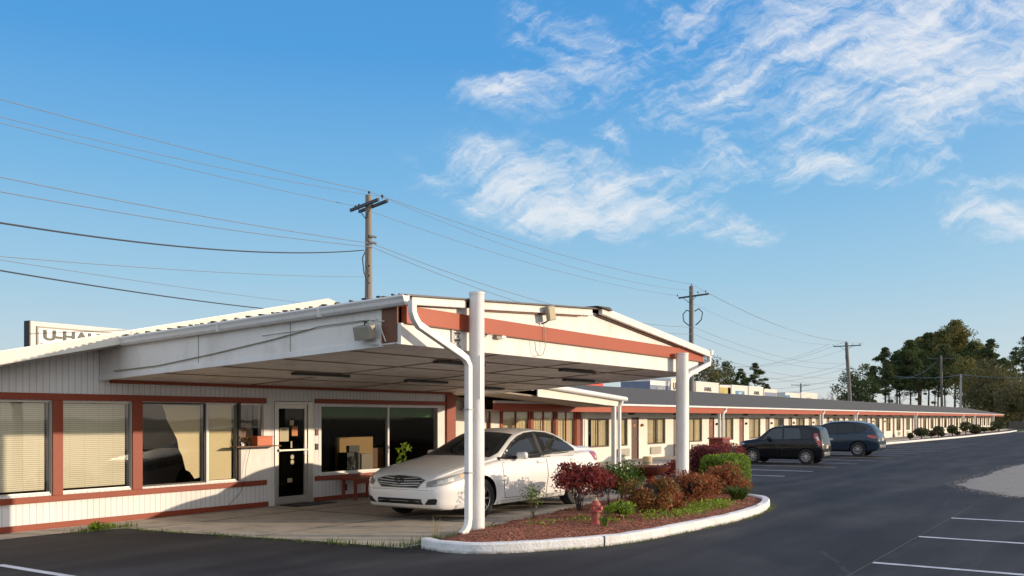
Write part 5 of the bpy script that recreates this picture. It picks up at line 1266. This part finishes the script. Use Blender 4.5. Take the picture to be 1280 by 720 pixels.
MB().lathe([(.09, .63), (.20, .66), (.31, .73), (.355, .785), (.365, .80), (.35, .80), (.29, .755), (.15, .70), (.001, .69)], (BX, BY, 0), 36).build('bowl', M['bathred'], bb, smooth=True)
lg = thing('bollard', 'short round tan bollard standing beyond the birdbath', 'bollard', (25.4, 11.9, 0))
MB().lathe([(.14, 0), (.145, .46), (.12, .50), (.001, .505)], (25.4, 11.9, 0), 16).build('post', M['tan'], lg, smooth=True)
MB().lathe([(.15, .30), (.15, .34)], (25.4, 11.9, 0), 16).build('band', M['flood'], lg)
# red bin behind the hedge
rbn = thing('waste_bin', 'square dark red bin on the walkway behind the purple hedge', 'bin', (36.5, 13.9, .09))
MB().box(36.1, 36.9, 13.6, 14.2, .09, .78).build('bin_body', mat('dark_red_plastic', (.16, .02, .02), .5, .1), rbn, bevel=.02); MB().box(36.06, 36.94, 13.56, 14.24, .78, .84).build('lid', M['hydred'], rbn, bevel=.01)

# small shrubs along the planted strip
SP = [(71, 12.9, .25, .5), (75.3, 12.9, .75, .85), (79.5, 12.9, .6, .6), (80.9, 12.6, .55, .95), (83.8, 12.8, .3, .4), (88, 12.6, .6, .95), (91.5, 12.7, .3, .35), (95.2, 12.5, .7, 1.25), (97.5, 12.0, .6, .45), (104, 12.8, .7, .95), (110, 12.7, .6, .6), (116, 12.6, .6, .6), (120, 12.4, 1.1, 1.3), (125, 12.8, .9, 1.1)]
WB = leaf_mat('strip_shrub_leaves', [(.03, .045, .012), (.06, .075, .02), (.10, .10, .03)], .2)
WB2 = leaf_mat('strip_shrub_reddish', [(.06, .035, .015), (.10, .06, .03), (.05, .05, .02)], .2)
for i, (x, y, r, h) in enumerate(SP):
    rn = random.Random(100+i)
    lab = ['low sprig', 'round green shrub', 'loose olive shrub', 'tall narrow shrub', 'tiny dark shrub', 'top-heavy clipped shrub', 'small reddish shrub', 'tall dark mushroom-clipped shrub', 'low reddish mound', 'leaning green shrub', 'small round shrub', 'low bushy shrub', 'large dark rounded shrub', 'last dark shrub'][i]
    root = thing('strip_shrub', '%s on the mulch strip before the motel wing' % lab, 'shrub', (x, y, .05), group='shrubs along the motel wing kerb')
    mb = MB()
    for k in range(int(260 + 500*r)):
        p = Vector((rn.gauss(0, 1), rn.gauss(0, 1), rn.gauss(0, 1))).normalized()*(rn.random()**.35)
        z = h*.62 + p.z*h*.38; leaf_quad(mb, Vector((p.x*r*(1 if i not in (5, 7) else 1.0), p.y*r*.8, z)), .085, .05, rn)
    mb.build('foliage', WB2 if i in (6, 8, 2) else WB, root, world=False, recalc=False)
    mb = MB(); mb.tube([(0, 0, -.02), (.02, 0, h*.5)], .05, 6, .02); mb.build('stem', M['bark'], root, world=False)

# ------------------------------------------------------------------ TREES
def pine_leaf(name, cols): return leaf_mat(name, cols, .3, .8)
PN = pine_leaf('pine_needles', [(.055, .085, .03), (.085, .115, .04), (.13, .15, .05), (.07, .09, .034)])
PN2 = pine_leaf('olive_needles', [(.12, .125, .04), (.20, .185, .055), (.25, .21, .06), (.11, .12, .038)])
PN3 = pine_leaf('deciduous_olive', [(.13, .115, .055), (.20, .17, .07), (.14, .15, .06)])
def pine_mesh(seed, h=18, crown=.5, spread=3.2, leaf=.22, ncl=46, per=85, flat=.55):
    rn = random.Random(seed)
    tr = MB(); bend = rn.uniform(-.5, .5)
    P = [(bend*math.sin(k/6*2.2)*.6, bend*.4*k/6, h*.97*k/6) for k in range(7)]
    tr.tube(P, .23, 8, .05)
    lf = MB()
    for i in range(ncl):
        t = rn.random()**.8; z = h*(1-crown) + h*crown*t
        env = math.sin(PI*min(1, (t*.85+.18)))**.7
        a = rn.uniform(0, 2*PI); r = spread*env*rn.uniform(.15, 1)
        x0, y0 = P[min(6, int(z/h*6))][0], P[min(6, int(z/h*6))][1]
        c = Vector((x0+math.cos(a)*r, y0+math.sin(a)*r, z))
        if r > spread*.3: tr.tube([(x0, y0, z-r*.25), (x0+(c.x-x0)*.5, y0+(c.y-y0)*.5, z-r*.08), tuple(c)], .06, 4, .02, caps=False)
        R0 = rn.uniform(.55, 1.15)*spread*.30
        for k in range(per):
            d = Vector((rn.gauss(0, 1), rn.gauss(0, 1), rn.gauss(0, 1))).normalized()*(rn.random()**.45)*R0
            d.z *= flat; leaf_quad(lf, c+d, leaf*rn.uniform(.6, 1.3), leaf*.38, rn)
    # dead stubs on the lower trunk
    for i in range(9):
        z = h*rn.uniform(.22, 1-crown); a = rn.uniform(0, 2*PI); L = rn.uniform(.5, 1.8)
        tr.tube([(0, 0, z), (math.cos(a)*L, math.sin(a)*L, z+rn.uniform(-.2, .5))], .04, 4, .012, caps=False)
    return tr, lf
protos = []
def make_tree(name, label, cat, seed, m, x, y, sc, group, **kw):
    tr, lf = pine_mesh(seed, **kw)
    root = thing(name, label, cat, (x, y, -.1), U(0, 6), group)
    tr.build('trunk', M['bark'], root, world=False, recalc=False); lf.build('crown', m, root, world=False, recalc=False)
    root.scale = (sc, sc, sc); return root
def tree_at(px, dist):                      # ground point in a compass direction at a distance from the viewpoint
    p = (px-640)/F; v = FWD*dist + RGT*(p*dist); return v.x, v.y
# big pine stand beyond the far end of the wing
A = make_tree('pine_tree', 'tallest broad pine in the middle of the stand beyond the motel wing', 'tree', 1, PN2, *tree_at(1193, 195), 1, 'pines beyond the far end of the motel', h=21.5, crown=.56, spread=6.2, ncl=120, per=100, leaf=.27)
protos.append(A)
A2 = make_tree('pine_tree', 'dark dense pine left of the tallest one in the stand', 'tree', 2, PN, *tree_at(1160, 200), 1, 'pines beyond the far end of the motel', h=19.5, crown=.58, spread=4.8, ncl=90, per=100, leaf=.27); protos.append(A2)
A3 = make_tree('pine_tree', 'slender tall pine with bare trunk at the left edge of the stand', 'tree', 3, PN, *tree_at(1107, 190), 1, 'pines beyond the far end of the motel', h=15.8, crown=.60, spread=2.9, ncl=50, per=90, leaf=.24); protos.append(A3)
def clone(o, px, dist, sc, label, rz=None):
    c = copy_tree(o); x, y = tree_at(px, dist); c.location = (x, y, -.1); c.rotation_euler[2] = U(0, 6) if rz is None else rz; c.scale = (sc, sc, sc); c['label'] = label; return c
clone(A2, 1138, 190, .88, 'dark pine just left of centre in the stand, above the transformer pole side')
clone(A3, 1122, 205, 1.02, 'narrow pine second from the left edge of the stand')
clone(A, 1172, 215, .97, 'broad olive pine behind the middle of the stand')
clone(A2, 1216, 190, .86, 'dense pine on the right shoulder of the stand')
clone(A3, 1240, 185, 1.08, 'slim open pine right of the stand against the sky')
clone(A3, 1230, 200, .95, 'slim pine half hidden on the right of the stand')
clone(A3, 1092, 200, .80, 'short thin pine at the far left of the stand')
clone(A, 1150, 205, .86, 'broad pine behind the narrow ones on the left of the stand')
clone(A2, 1202, 205, 1.0, 'dark pine behind the right shoulder of the stand')
clone(A, 1222, 200, .80, 'olive topped pine on the right shoulder of the stand')
clone(A2, 1125, 200, .80, 'dark bushy pine low on the left side of the stand')
clone(A2, 1150, 210, 1.0, 'tall dark pine behind the left middle of the stand')
clone(A2, 1182, 182, .8, 'dark pine low in front of the middle of the stand')
A4 = make_tree('pine_tree', 'tall dark pine at the right edge of the picture', 'tree', 4, PN, *tree_at(1283, 165), 1, 'pines beyond the far end of the motel', h=16.2, crown=.6, spread=3.3, ncl=50, per=90, leaf=.22)
clone(A4, 1268, 185, .92, 'dark pine beside the rightmost pine'); clone(A4, 1300, 150, 1.0, 'dark pine cut off by the right edge of the picture')
for k, (px, ds, sc, lb) in enumerate(((1112, 176, .74, 'lower pine in front of the left pines, trunk bare'), (1148, 178, .8, 'lower pine with long bare trunk below the dark crown'), (1205, 176, .78, 'lower pine with leaning crown right of the lamp pole'), (1168, 176, .7, 'lower thin pine between two taller trunks'))):
    clone(A3, px, ds, sc, lb)
# round broadleaf trees
def round_tree(label, px, dist, h, spread, m, seed, base=.1, ncl=50, per=90, leaf=.24, group=None, name='broadleaf_tree'):
    rn = random.Random(seed); x, y = tree_at(px, dist); root = thing(name, label, 'tree', (x, y, -.1), 0, group)
    tr = MB(); tr.tube([(0, 0, 0), (.1, 0, h*.35), (0, .1, h*.6)], .3, 8, .12); lf = MB()
    for i in range(ncl):
        d = Vector((rn.gauss(0, 1), rn.gauss(0, 1), rn.gauss(0, 1))).normalized()*(rn.random()**.33)
        c = Vector((d.x*spread*.8, d.y*spread*.8, h*(base+1)/2 + d.z*h*(1-base)/2*.85))
        if i % 3 == 0: tr.tube([(0, 0, h*.3), tuple(c)], .07, 4, .02, caps=False)
        R0 = spread*rn.uniform(.22, .38)
        for k in range(per):
            e = Vector((rn.gauss(0, 1), rn.gauss(0, 1), rn.gauss(0, 1))).normalized()*(rn.random()**.45)*R0; e.z *= .8
            leaf_quad(lf, c+e, leaf*rn.uniform(.6, 1.3), leaf*.45, rn)
    tr.build('trunk', M['bark'], root, world=False, recalc=False); lf.build('crown', m, root, world=False, recalc=False); return root
GT = 'trees beyond the motel roof'
round_tree('round dark broadleaf tree behind the roof left of the pine stand', 1073, 170, 12.3, 4.6, PN, 11, ncl=46, group=GT)
round_tree('wide olive tree beside the slim pines at the right', 1240, 150, 11.5, 5.5, PN3, 12, ncl=60, group=GT)
round_tree('yellowish olive tree beyond the end of the wing', 1222, 160, 12.5, 5.0, PN2, 13, ncl=50, group=GT)
round_tree('olive tree low at the right edge above the fence', 1278, 140, 8.5, 5.0, PN3, 14, ncl=50, group=GT)
round_tree('brownish tree below the rightmost pine', 1258, 158, 10.0, 4.6, PN3, 15, ncl=45, group=GT)
round_tree('big olive brown tree just right of the far canopy post', 888, 150, 11.8, 4.9, PN3, 16, ncl=56, group=GT)
round_tree('green tree rising behind the trucks right of the big olive one', 903, 165, 12.2, 3.4, PN, 17, base=.3, ncl=36, group=GT)
round_tree('low dark tree under the canopy edge left of the trucks', 770, 120, 5.9, 3.4, PN3, 18, ncl=36, group=GT)
round_tree('low olive tree under the canopy edge beside the dark one', 795, 130, 5.6, 3.2, PN2, 19, ncl=34, group=GT)
clone(A3, 943, 140, .62, 'lone open pine behind the trucks against pale sky'); clone(A3, 925, 150, .60, 'ragged low pine left of the lone one behind the trucks')
clone(A3, 958, 138, .42, 'small low pine right of the lone one behind the trucks')
# bare deciduous trees
def bare_tree(label, px, dist, h, seed):
    rn = random.Random(seed); x, y = tree_at(px, dist); root = thing('bare_tree', label, 'tree', (x, y, -.1), 0, 'leafless trees behind the roof')
    mb = MB()
    def br(p, d, L, r, lv):
        q = p + d*L; mb.tube([p, q], r, 4, r*.6, caps=False)
        if lv == 0: return
        for k in range(3 if lv > 1 else 4):
            nd_ = (d + Vector((rn.gauss(0, .45), rn.gauss(0, .45), rn.gauss(.1, .25)))).normalized(); br(p.lerp(q, rn.uniform(.6, 1)), nd_, L*rn.uniform(.6, .8), r*.6, lv-1)
    mb2 = mb; br(Vector((0, 0, 0)), Vector((0, 0, 1)), h*.3, .12, 5)
    mb.build('trunk', mat('bare_branch', (.16, .12, .10), .9, .3), root, world=False, recalc=False)
bare_tree('leafless grey tree left of the round dark tree behind the roof', 1042, 165, 8.5, 1); bare_tree('smaller leafless tree beyond the white trailers', 1023, 175, 8.0, 2); bare_tree('leafless tree at the left foot of the pine stand', 1087, 180, 14, 3); bare_tree('leafless tree between the pine trunks', 1128, 185, 10, 4); bare_tree('leafless tree at the right end of the stand', 1250, 150, 9, 5)
# thicket under the far trees
rn = random.Random(77); mb = MB()
for i in range(9000):
    px = rn.choice([rn.uniform(1195, 1340), rn.uniform(1195, 1340), rn.uniform(1040, 1340)]); ds = rn.uniform(150, 172); x, y = tree_at(px, ds); z = rn.random()**1.4*(3.4 + 1.6*noise.noise(Vector((px*.05, 0, 0))))
    leaf_quad(mb, Vector((x, y, z)), .34, .15, rn)
tag(mb.build('undergrowth', PN3, recalc=False), 'brown green thicket under the trees beyond the motel', 'undergrowth', kind='stuff')
rn = random.Random(78); mb = MB()
for i in range(16000):
    px = rn.uniform(560, 1340); ds = rn.uniform(250, 300); x, y = tree_at(px, ds); z = rn.random()**1.2*(4.0 + 2.0*noise.noise(Vector((px*.03, 3, 0))))
    leaf_quad(mb, Vector((x, y, z)), .8, .4, rn)
tag(mb.build('far_woods', PN, recalc=False), 'low dark band of far woods on the horizon', 'woods', kind='stuff')
# wooden fence
fn = thing('wooden_fence', 'weathered brown board fence beyond the end of the motel wing', 'fence', (140, 13, 0))
x0, y0 = tree_at(1261, 138); x1, y1 = tree_at(1330, 120)
fb = MB(); d = Vector((x1-x0, y1-y0, 0)); L = d.length; d.normalize(); n = Vector((-d.y, d.x, 0))
for k in range(int(L/.2)):
    a = Vector((x0, y0, 0)) + d*(k*.2+.09); hgt = 1.08+U(-.03, .03); fb.obox(a+Vector((0, 0, hgt/2)), d*.09, n*.012, (0, 0, hgt/2))
fb.build('boards', mat('fence_wood', (.22, .15, .10), .9, .35, 6), fn)
for k in range(int(L/2.4)+1):
    a = Vector((x0, y0, 0)) + d*(k*2.4) + n*.07; MB().obox(a+Vector((0, 0, .6)), d*.05, n*.05, (0, 0, .6)).build('post', M['polegrey'], fn)

# ------------------------------------------------------------------ UTILITY POLES and WIRES
def upole(label, x, y, h, r, m, arm=1.2, lean=0, double=False, riser=False, trans=False, ins=True, arm_dir=(-.35, -.94), armz=.35, group='utility poles behind the motel'):
    root = thing('utility_pole', label, 'utility pole', (x, y, 0), group=group)
    tx = x+lean
    MB().tube([(x, y, -.1), (x+lean*.5, y, h*.5), (tx, y, h)], r, 12, r*.72).build('pole', m, root, smooth=True)
    ad = Vector((arm_dir[0], arm_dir[1], 0)).normalized(); pr = Vector((-ad.y, ad.x, 0)); z = h-armz
    c = Vector((tx, y, z))
    if arm:
        for s in ((-1, 1) if double else (1,)):
            am = MB().obox(c+pr*s*(r+.02), ad*arm, pr*.045, (0, 0, .06)).build('crossarm', M['armgrey'], root)
        for s in (-1, 1): MB().tube([c+ad*s*arm*.5-pr*(r*.8)+Vector((0, 0, -.05)), c-pr*(r*.8)+Vector((0, 0, -.55))], .02, 5).build('brace', M['armgrey'], root)
        if ins:
            for s in (-.95, -.7 if double else .45, .95):
                q = c+ad*arm*s+Vector((0, 0, .06)); MB().lathe([(.02, 0), (.02, .06), (.055, .08), (.05, .14), (.03, .17), (.001, .18)], tuple(q), 8).build('insulator', M['darkmetal'], root, world=True)
    MB().lathe([(.02, 0), (.02, .08), (.05, .10), (.045, .17), (.001, .20)], (tx+.03, y, h-.02), 8).build('insulator', M['darkmetal'], root)
    if riser:
        MB().tube([(x-r-.04, y-.08, 1), (x-r-.04, y-.08, h-2.6)], .035, 6).build('riser_pipe', M['armgrey'], root)
    if trans:
        MB().lathe([(.16, 0), (.18, .05), (.18, .62), (.13, .68), (.001, .70)], (tx-lean*.1-.42, y-.1, h-2.0), 14).build('transformer', M['armgrey'], root, smooth=True)
    return root
upole('tall tan utility pole with double crossarm rising behind the canopy', 29.4, 26.5, 10.95, .185, M['polewood'], 1.25, double=True, riser=False, armz=.45)
upole('utility pole with side cables behind the right canopy corner', 64.0, 26.5, 11.2, .21, M['polegrey'], 1.45, riser=True, armz=.7)
upole('leaning utility pole with transformer in front of the pines', 117.6, 28, 10.6, .26, M['polegrey'], 1.65, lean=-2.6, trans=True, armz=.4, arm_dir=(-.1, -.99))
x, y = tree_at(1178, 168); upole('thin grey pole with crossarm among the pine stand', x, y, 12.6, .26, M['polegrey'], 2.2, lean=-1.6, armz=.4, arm_dir=(.5, -.86), group='far utility poles')
x, y = tree_at(1201, 150); upole('pale straight pole with short crossarm right of the pine stand', x, y, 8.6, .22, mat('pale_pole', (.46, .43, .38), .7, .1), 1.6, armz=.2, arm_dir=(.5, -.86), group='far utility poles')
x, y = tree_at(1001, 200); upole('tiny distant pole beyond the white trailers', x, y, 8.9, .2, M['polegrey'], 2.0, armz=.3, arm_dir=(.5, -.86), group='far utility poles')
# side hardware of the second pole
def wire(name, label, pts, sag, r=.012, m=None, group='overhead wires'):
    mb = MB()
    for (a, b), s in zip(zip(pts, pts[1:]), sag):
        a, b = Vector(a), Vector(b); n = 22; P = []
        for k in range(n+1):
            t = k/n; p = a.lerp(b, t); p.z -= 4*s*t*(1-t); P.append(p)
        mb.tube(P, r, 5, caps=False)
    o = mb.build(name, m or M['wirelt'], recalc=False); tag(o, label, 'wire', group); return o
def pt_y(px, py, Y):
    p = (px-640)/F; q = (522-py)/F; rx, ry = math.cos(TH)+math.sin(TH)*p, math.sin(TH)-math.cos(TH)*p; t = Y/ry; return (rx*t, Y, H+q*t)
L0 = Vector((-6, 26.5, 0))
top = [(-8, 26.6, 11.1), (29.45, 26.5, 11.1), (64.0, 26.5, 11.35), (115, 28, 10.75), (165, 60, 11)]
wire('power_line', 'topmost wire passing over both nearer poles', top, (.5, .45, .9, 1), .013)
wire('power_line', 'wire just under the topmost one, carried on the crossarm tips', [(-8, 27.6, 10.85), (29.9, 27.6, 10.7), (64.5, 27.8, 10.65), (115.2, 30.0, 10.45), (165, 62, 11)], (.5, .5, .9, 1), .011)
wire('power_line', 'lower thin wire leaving the near end of the crossarm', [(-8, 25.4, 10.6), (29.0, 25.4, 10.65), (63.5, 25.2, 10.65), (114.9, 26.0, 10.45), (165, 58, 11)], (.9, .8, 1.0, 1), .010)
wire('communication_line', 'upper of the paired cables at mid height on the poles', [(-8, 26.3, 9.0), (29.4, 26.3, 8.9), (64, 26.3, 8.2), (116, 28, 8.2), (165, 60, 9)], (.6, .8, .9, 1), .014)
wire('communication_line', 'lower of the paired cables at mid height on the poles', [(-8, 26.3, 8.7), (29.4, 26.3, 8.75), (64, 26.3, 7.7), (116, 28, 7.6), (165, 60, 8.5)], (.8, .9, .9, 1), .014)
wire('communication_line', 'low cable from the second pole towards the pine stand', [(64, 26.3, 6.6), (116.3, 28, 6.6), (165, 60, 7.5)], (.9, 1), .015)
wire('communication_line', 'lowest cable from the second pole towards the pine stand', [(64, 26.3, 6.0), (116.4, 28, 5.9), (165, 60, 7.0)], (.8, 1), .015)
wire('service_cable', 'thick dark service cable ending at the rack of the near pole', [pt_y(-40, 272, 20), (28.9, 26.3, 8.55)], (.35,), .022, M['wire'])
wire('service_cable', 'dark cable dropping towards the office roof ridge', [pt_y(-30, 333, 16), pt_y(332, 386, 19.5)], (.05,), .014, M['wire'])
wire('service_cable', 'thin upper service wire meeting the near pole low down', [pt_y(-30, 318, 20), (29.2, 26.4, 7.5)], (.12,), .009)
wire('service_cable', 'faint service wire falling behind the office gable', [pt_y(-30, 320, 19), pt_y(390, 380, 24)], (.05,), .008)
wire('service_cable', 'far wire between the grey poles of the pine stand', [tuple(Vector(tree_at(1110, 185)).to_3d()+Vector((0, 0, 10))), tuple(Vector(tree_at(1172, 168)).to_3d()+Vector((0, 0, 11.8)))], (1.6,), .05)
wire('service_cable', 'far wire running right from the pale straight pole', [tuple(Vector(tree_at(1120, 150)).to_3d()+Vector((0, 0, 8.3))), tuple(Vector(tree_at(1201, 150)).to_3d()+Vector((0, 0, 8.5))), tuple(Vector(tree_at(1330, 140)).to_3d()+Vector((0, 0, 8.0)))], (.4, .4), .03)
rk = thing('cable_drop', 'coiled cables and pipe running down the side of the near pole', 'cable', (29.05, 26.35, 6))
MB().tube([(28.98, 26.3, 8.5), (28.75, 26.25, 8.2), (28.85, 26.25, 7.6), (29.1, 26.28, 7.3), (29.12, 26.28, 3)], .028, 6).build('loop', M['wire'], rk)
MB().tube([(29.0, 26.3, 8.5), (28.98, 26.28, 8.0), (29.16, 26.28, 7.7)], .02, 6).build('loop', M['wire'], rk)
for i, z in enumerate((9.15, 8.9, 7.9, 7.5, 7.2)): MB().box(29.18, 29.62 if i < 2 else 29.22, 26.25, 26.32, z, z+.08).build('clamp', M['wire'], rk)
rk = thing('cable_drop', 'curved cable brackets on both sides of the second pole', 'cable', (64, 26.2, 8))
for s in (-1, 1): MB().tube([(64+s*.35*q, 26.4+s*.94*q, z) for q, z in ((.2, 9.35), (.6, 9.5), (.95, 9.2), (.85, 8.7), (.5, 8.45), (.3, 8.35))], .04, 6).build('loop', M['wire'], rk)

# ------------------------------------------------------------------ ROADSIDE SIGN behind the office
sg = thing('roadside_sign', 'white box sign with rental lettering and orange band behind the office roof', 'sign', (13.6, 22, 0))
SY = 22
MB().box(12.42, 15.6, SY, SY+.22, 2.0, 3.97).build('cabinet', mat('sign_cabinet', (.76, .72, .64), .6, .1, 2), sg, bevel=.01)
MB().box(12.40, 12.43, SY-.01, SY+.23, 1.99, 3.98).build('side_panel', M['darkmetal'], sg)
MB().box(12.62, 15.5, SY-.02, SY-.0, 2.1, 3.82).build('face', mat('sign_face', (.80, .78, .72), .4, .05), sg)
MB().box(12.58, 12.62, SY-.03, SY, 2.06, 3.86).box(12.62, 15.5, SY-.03, SY, 3.82, 3.86).build('face_frame', M['flood'], sg)
MB().box(12.66, 15.45, SY-.026, SY-.021, 2.2, 3.45).build('orange_band', mat('orange_sign_paint', (.72, .13, .05), .5, .08), sg)
put_text('U-HAUL', .34, (13.60, SY-.03, 3.645), mat('dark_green_lettering', (.04, .05, .04), .5, .1), sg, 'lettering', .012, 1.75)
for x in (13.0, 15.0): MB().box(x, x+.15, SY+.15, SY+.3, 0, 2.0).build('post', M['darkmetal'], sg)

# ------------------------------------------------------------------ MOVING TRUCKS and TRAILERS behind the wing roof
def truck(label, x0, x1, top, y=28, cols=None, txt=None, body=None, txtcol=None):
    root = thing('moving_truck', label, 'truck', ((x0+x1)/2, y, 0), group='moving trucks parked behind the motel')
    wm = body or mat('truck_box_white', (.72, .68, .60), .5, .08, 1.5)
    bx = MB().box(x0, x1, y, y+2.3, 1.0, top).build('cargo_box', wm, root, bevel=.03)
    MB().box(x0-.02, x1+.02, y-.02, y+2.32, top-.05, top+.03).build('roof_rail', M['white_clean'], root)
    if cols:
        for (a, b, z0, z1, m) in cols: MB().box(x0+(x1-x0)*a, x0+(x1-x0)*b, y-.012, y-.001, z0, z1).build('panel', m, bx)
    if txt:
        for (s, size, fx, z, m) in txt: put_text(s, size, (x0+(x1-x0)*fx, y-.03, z), m, bx, 'lettering', .012)
    MB().box(x1+.05, x1+.05+.55, y+.2, y+2.1, .5, 2.2).build('cab', wm, root, bevel=.08)
    MB().box(x0, x1+.5, y+.5, y+1.8, .6, .98).build('chassis', M['darkmetal'], root)
    for x in (x0+.9, x1-.1):
        for yy in (y+.15, y+2.0):
            MB().lathe([(.2, yy-.12), (.45, yy-.1), (.45, yy+.1), (.2, yy+.12)], (x, 0, .45), 18, 'y').build('wheel', M['tyre'], root)
oc = mat('orange_truck_panel', (.70, .16, .06), .5, .1); bl = mat('blue_truck_panel', (.06, .22, .45), .5, .15); gy = mat('grey_blue_truck_panel', (.18, .22, .32), .5, .3, 2); blk = M['black']; ygn = mat('yellow_green_picture_panel', (.45, .35, .10), .5, .6, 1.2)
truck('blue grey panelled box truck, first of the row behind the roof', 60.2, 63.5, 4.25, body=gy, cols=[(.0, 1, 3.95, 4.2, M['white_clean'])], txt=[('SANDY', .42, .55, 3.72, mat('pale_lettering', (.5, .5, .55), .5))])
truck('white box truck with big black letters seen past the canopy post', 63.8, 67.9, 4.52, txt=[('U', .7, .15, 3.95, blk), ('B', .75, .86, 3.9, blk)])
truck('white box truck with rental name and orange band beside the pole', 68.6, 73.4, 4.45, cols=[(.2, .75, 3.2, 3.62, oc)], txt=[('U-HAUL', .42, .5, 3.90, blk)])
truck('box truck with colourful yellow green picture panel', 73.6, 76.1, 4.32, cols=[(.02, .98, 3.2, 4.15, ygn), (.75, .98, 3.2, 4.2, oc)])
truck('white box truck with a square blue panel', 76.4, 80.4, 4.40, cols=[(.22, .78, 3.2, 3.95, bl)], txt=[('RENT', .34, .5, 3.72, M['white_clean'])])
truck('white box truck with dark lettering over a thin orange stripe', 80.7, 84.6, 4.42, cols=[(.15, .8, 3.2, 3.64, oc)], txt=[('U-HAUL', .40, .52, 3.86, blk)])
truck('box truck covered by a grey landscape picture', 84.9, 88.6, 4.28, cols=[(.03, .97, 3.2, 4.0, gy)])
truck('white trailer with blue end panel, furthest but one in the row', 101, 106.5, 4.35, y=31, cols=[(.0, .3, 3.2, 4.1, bl)])
truck('plain white trailer at the far end of the row', 107, 113.5, 4.5, y=31, cols=[(.3, .6, 3.2, 4.0, mat('pale_grey_panel', (.4, .4, .38), .5, .2))])
rt = thing('storage_container', 'bright red container showing above the roof below the canopy edge', 'container', (50, 28, 0))
MB().box(47.0, 53.2, 28, 30.4, .3, 3.86).build('container_body', mat('bright_red_steel', (.62, .05, .03), .45, .08), rt, bevel=.02)
MB().box(47.0, 53.2, 27.97, 28.0, 3.1, 3.2).build('rail', M['flood'], rt)
for x in (47.2, 52.8):
    for yy in (28.1, 30.1): MB().box(x, x+.2, yy, yy+.2, 0, .3).build('foot', M['darkmetal'], rt)

# ------------------------------------------------------------------ render settings
scene.view_settings.view_transform = 'Standard'; scene.view_settings.look = 'None'; scene.view_settings.exposure = 0; scene.view_settings.gamma = 1
scene.render.engine = 'CYCLES'
scene.cycles.max_bounces = 6; scene.cycles.diffuse_bounces = 3; scene.cycles.glossy_bounces = 3; scene.cycles.transparent_max_bounces = 12; scene.cycles.caustics_reflective = False; scene.cycles.caustics_refractive = False
scene.cycles.use_denoising = True
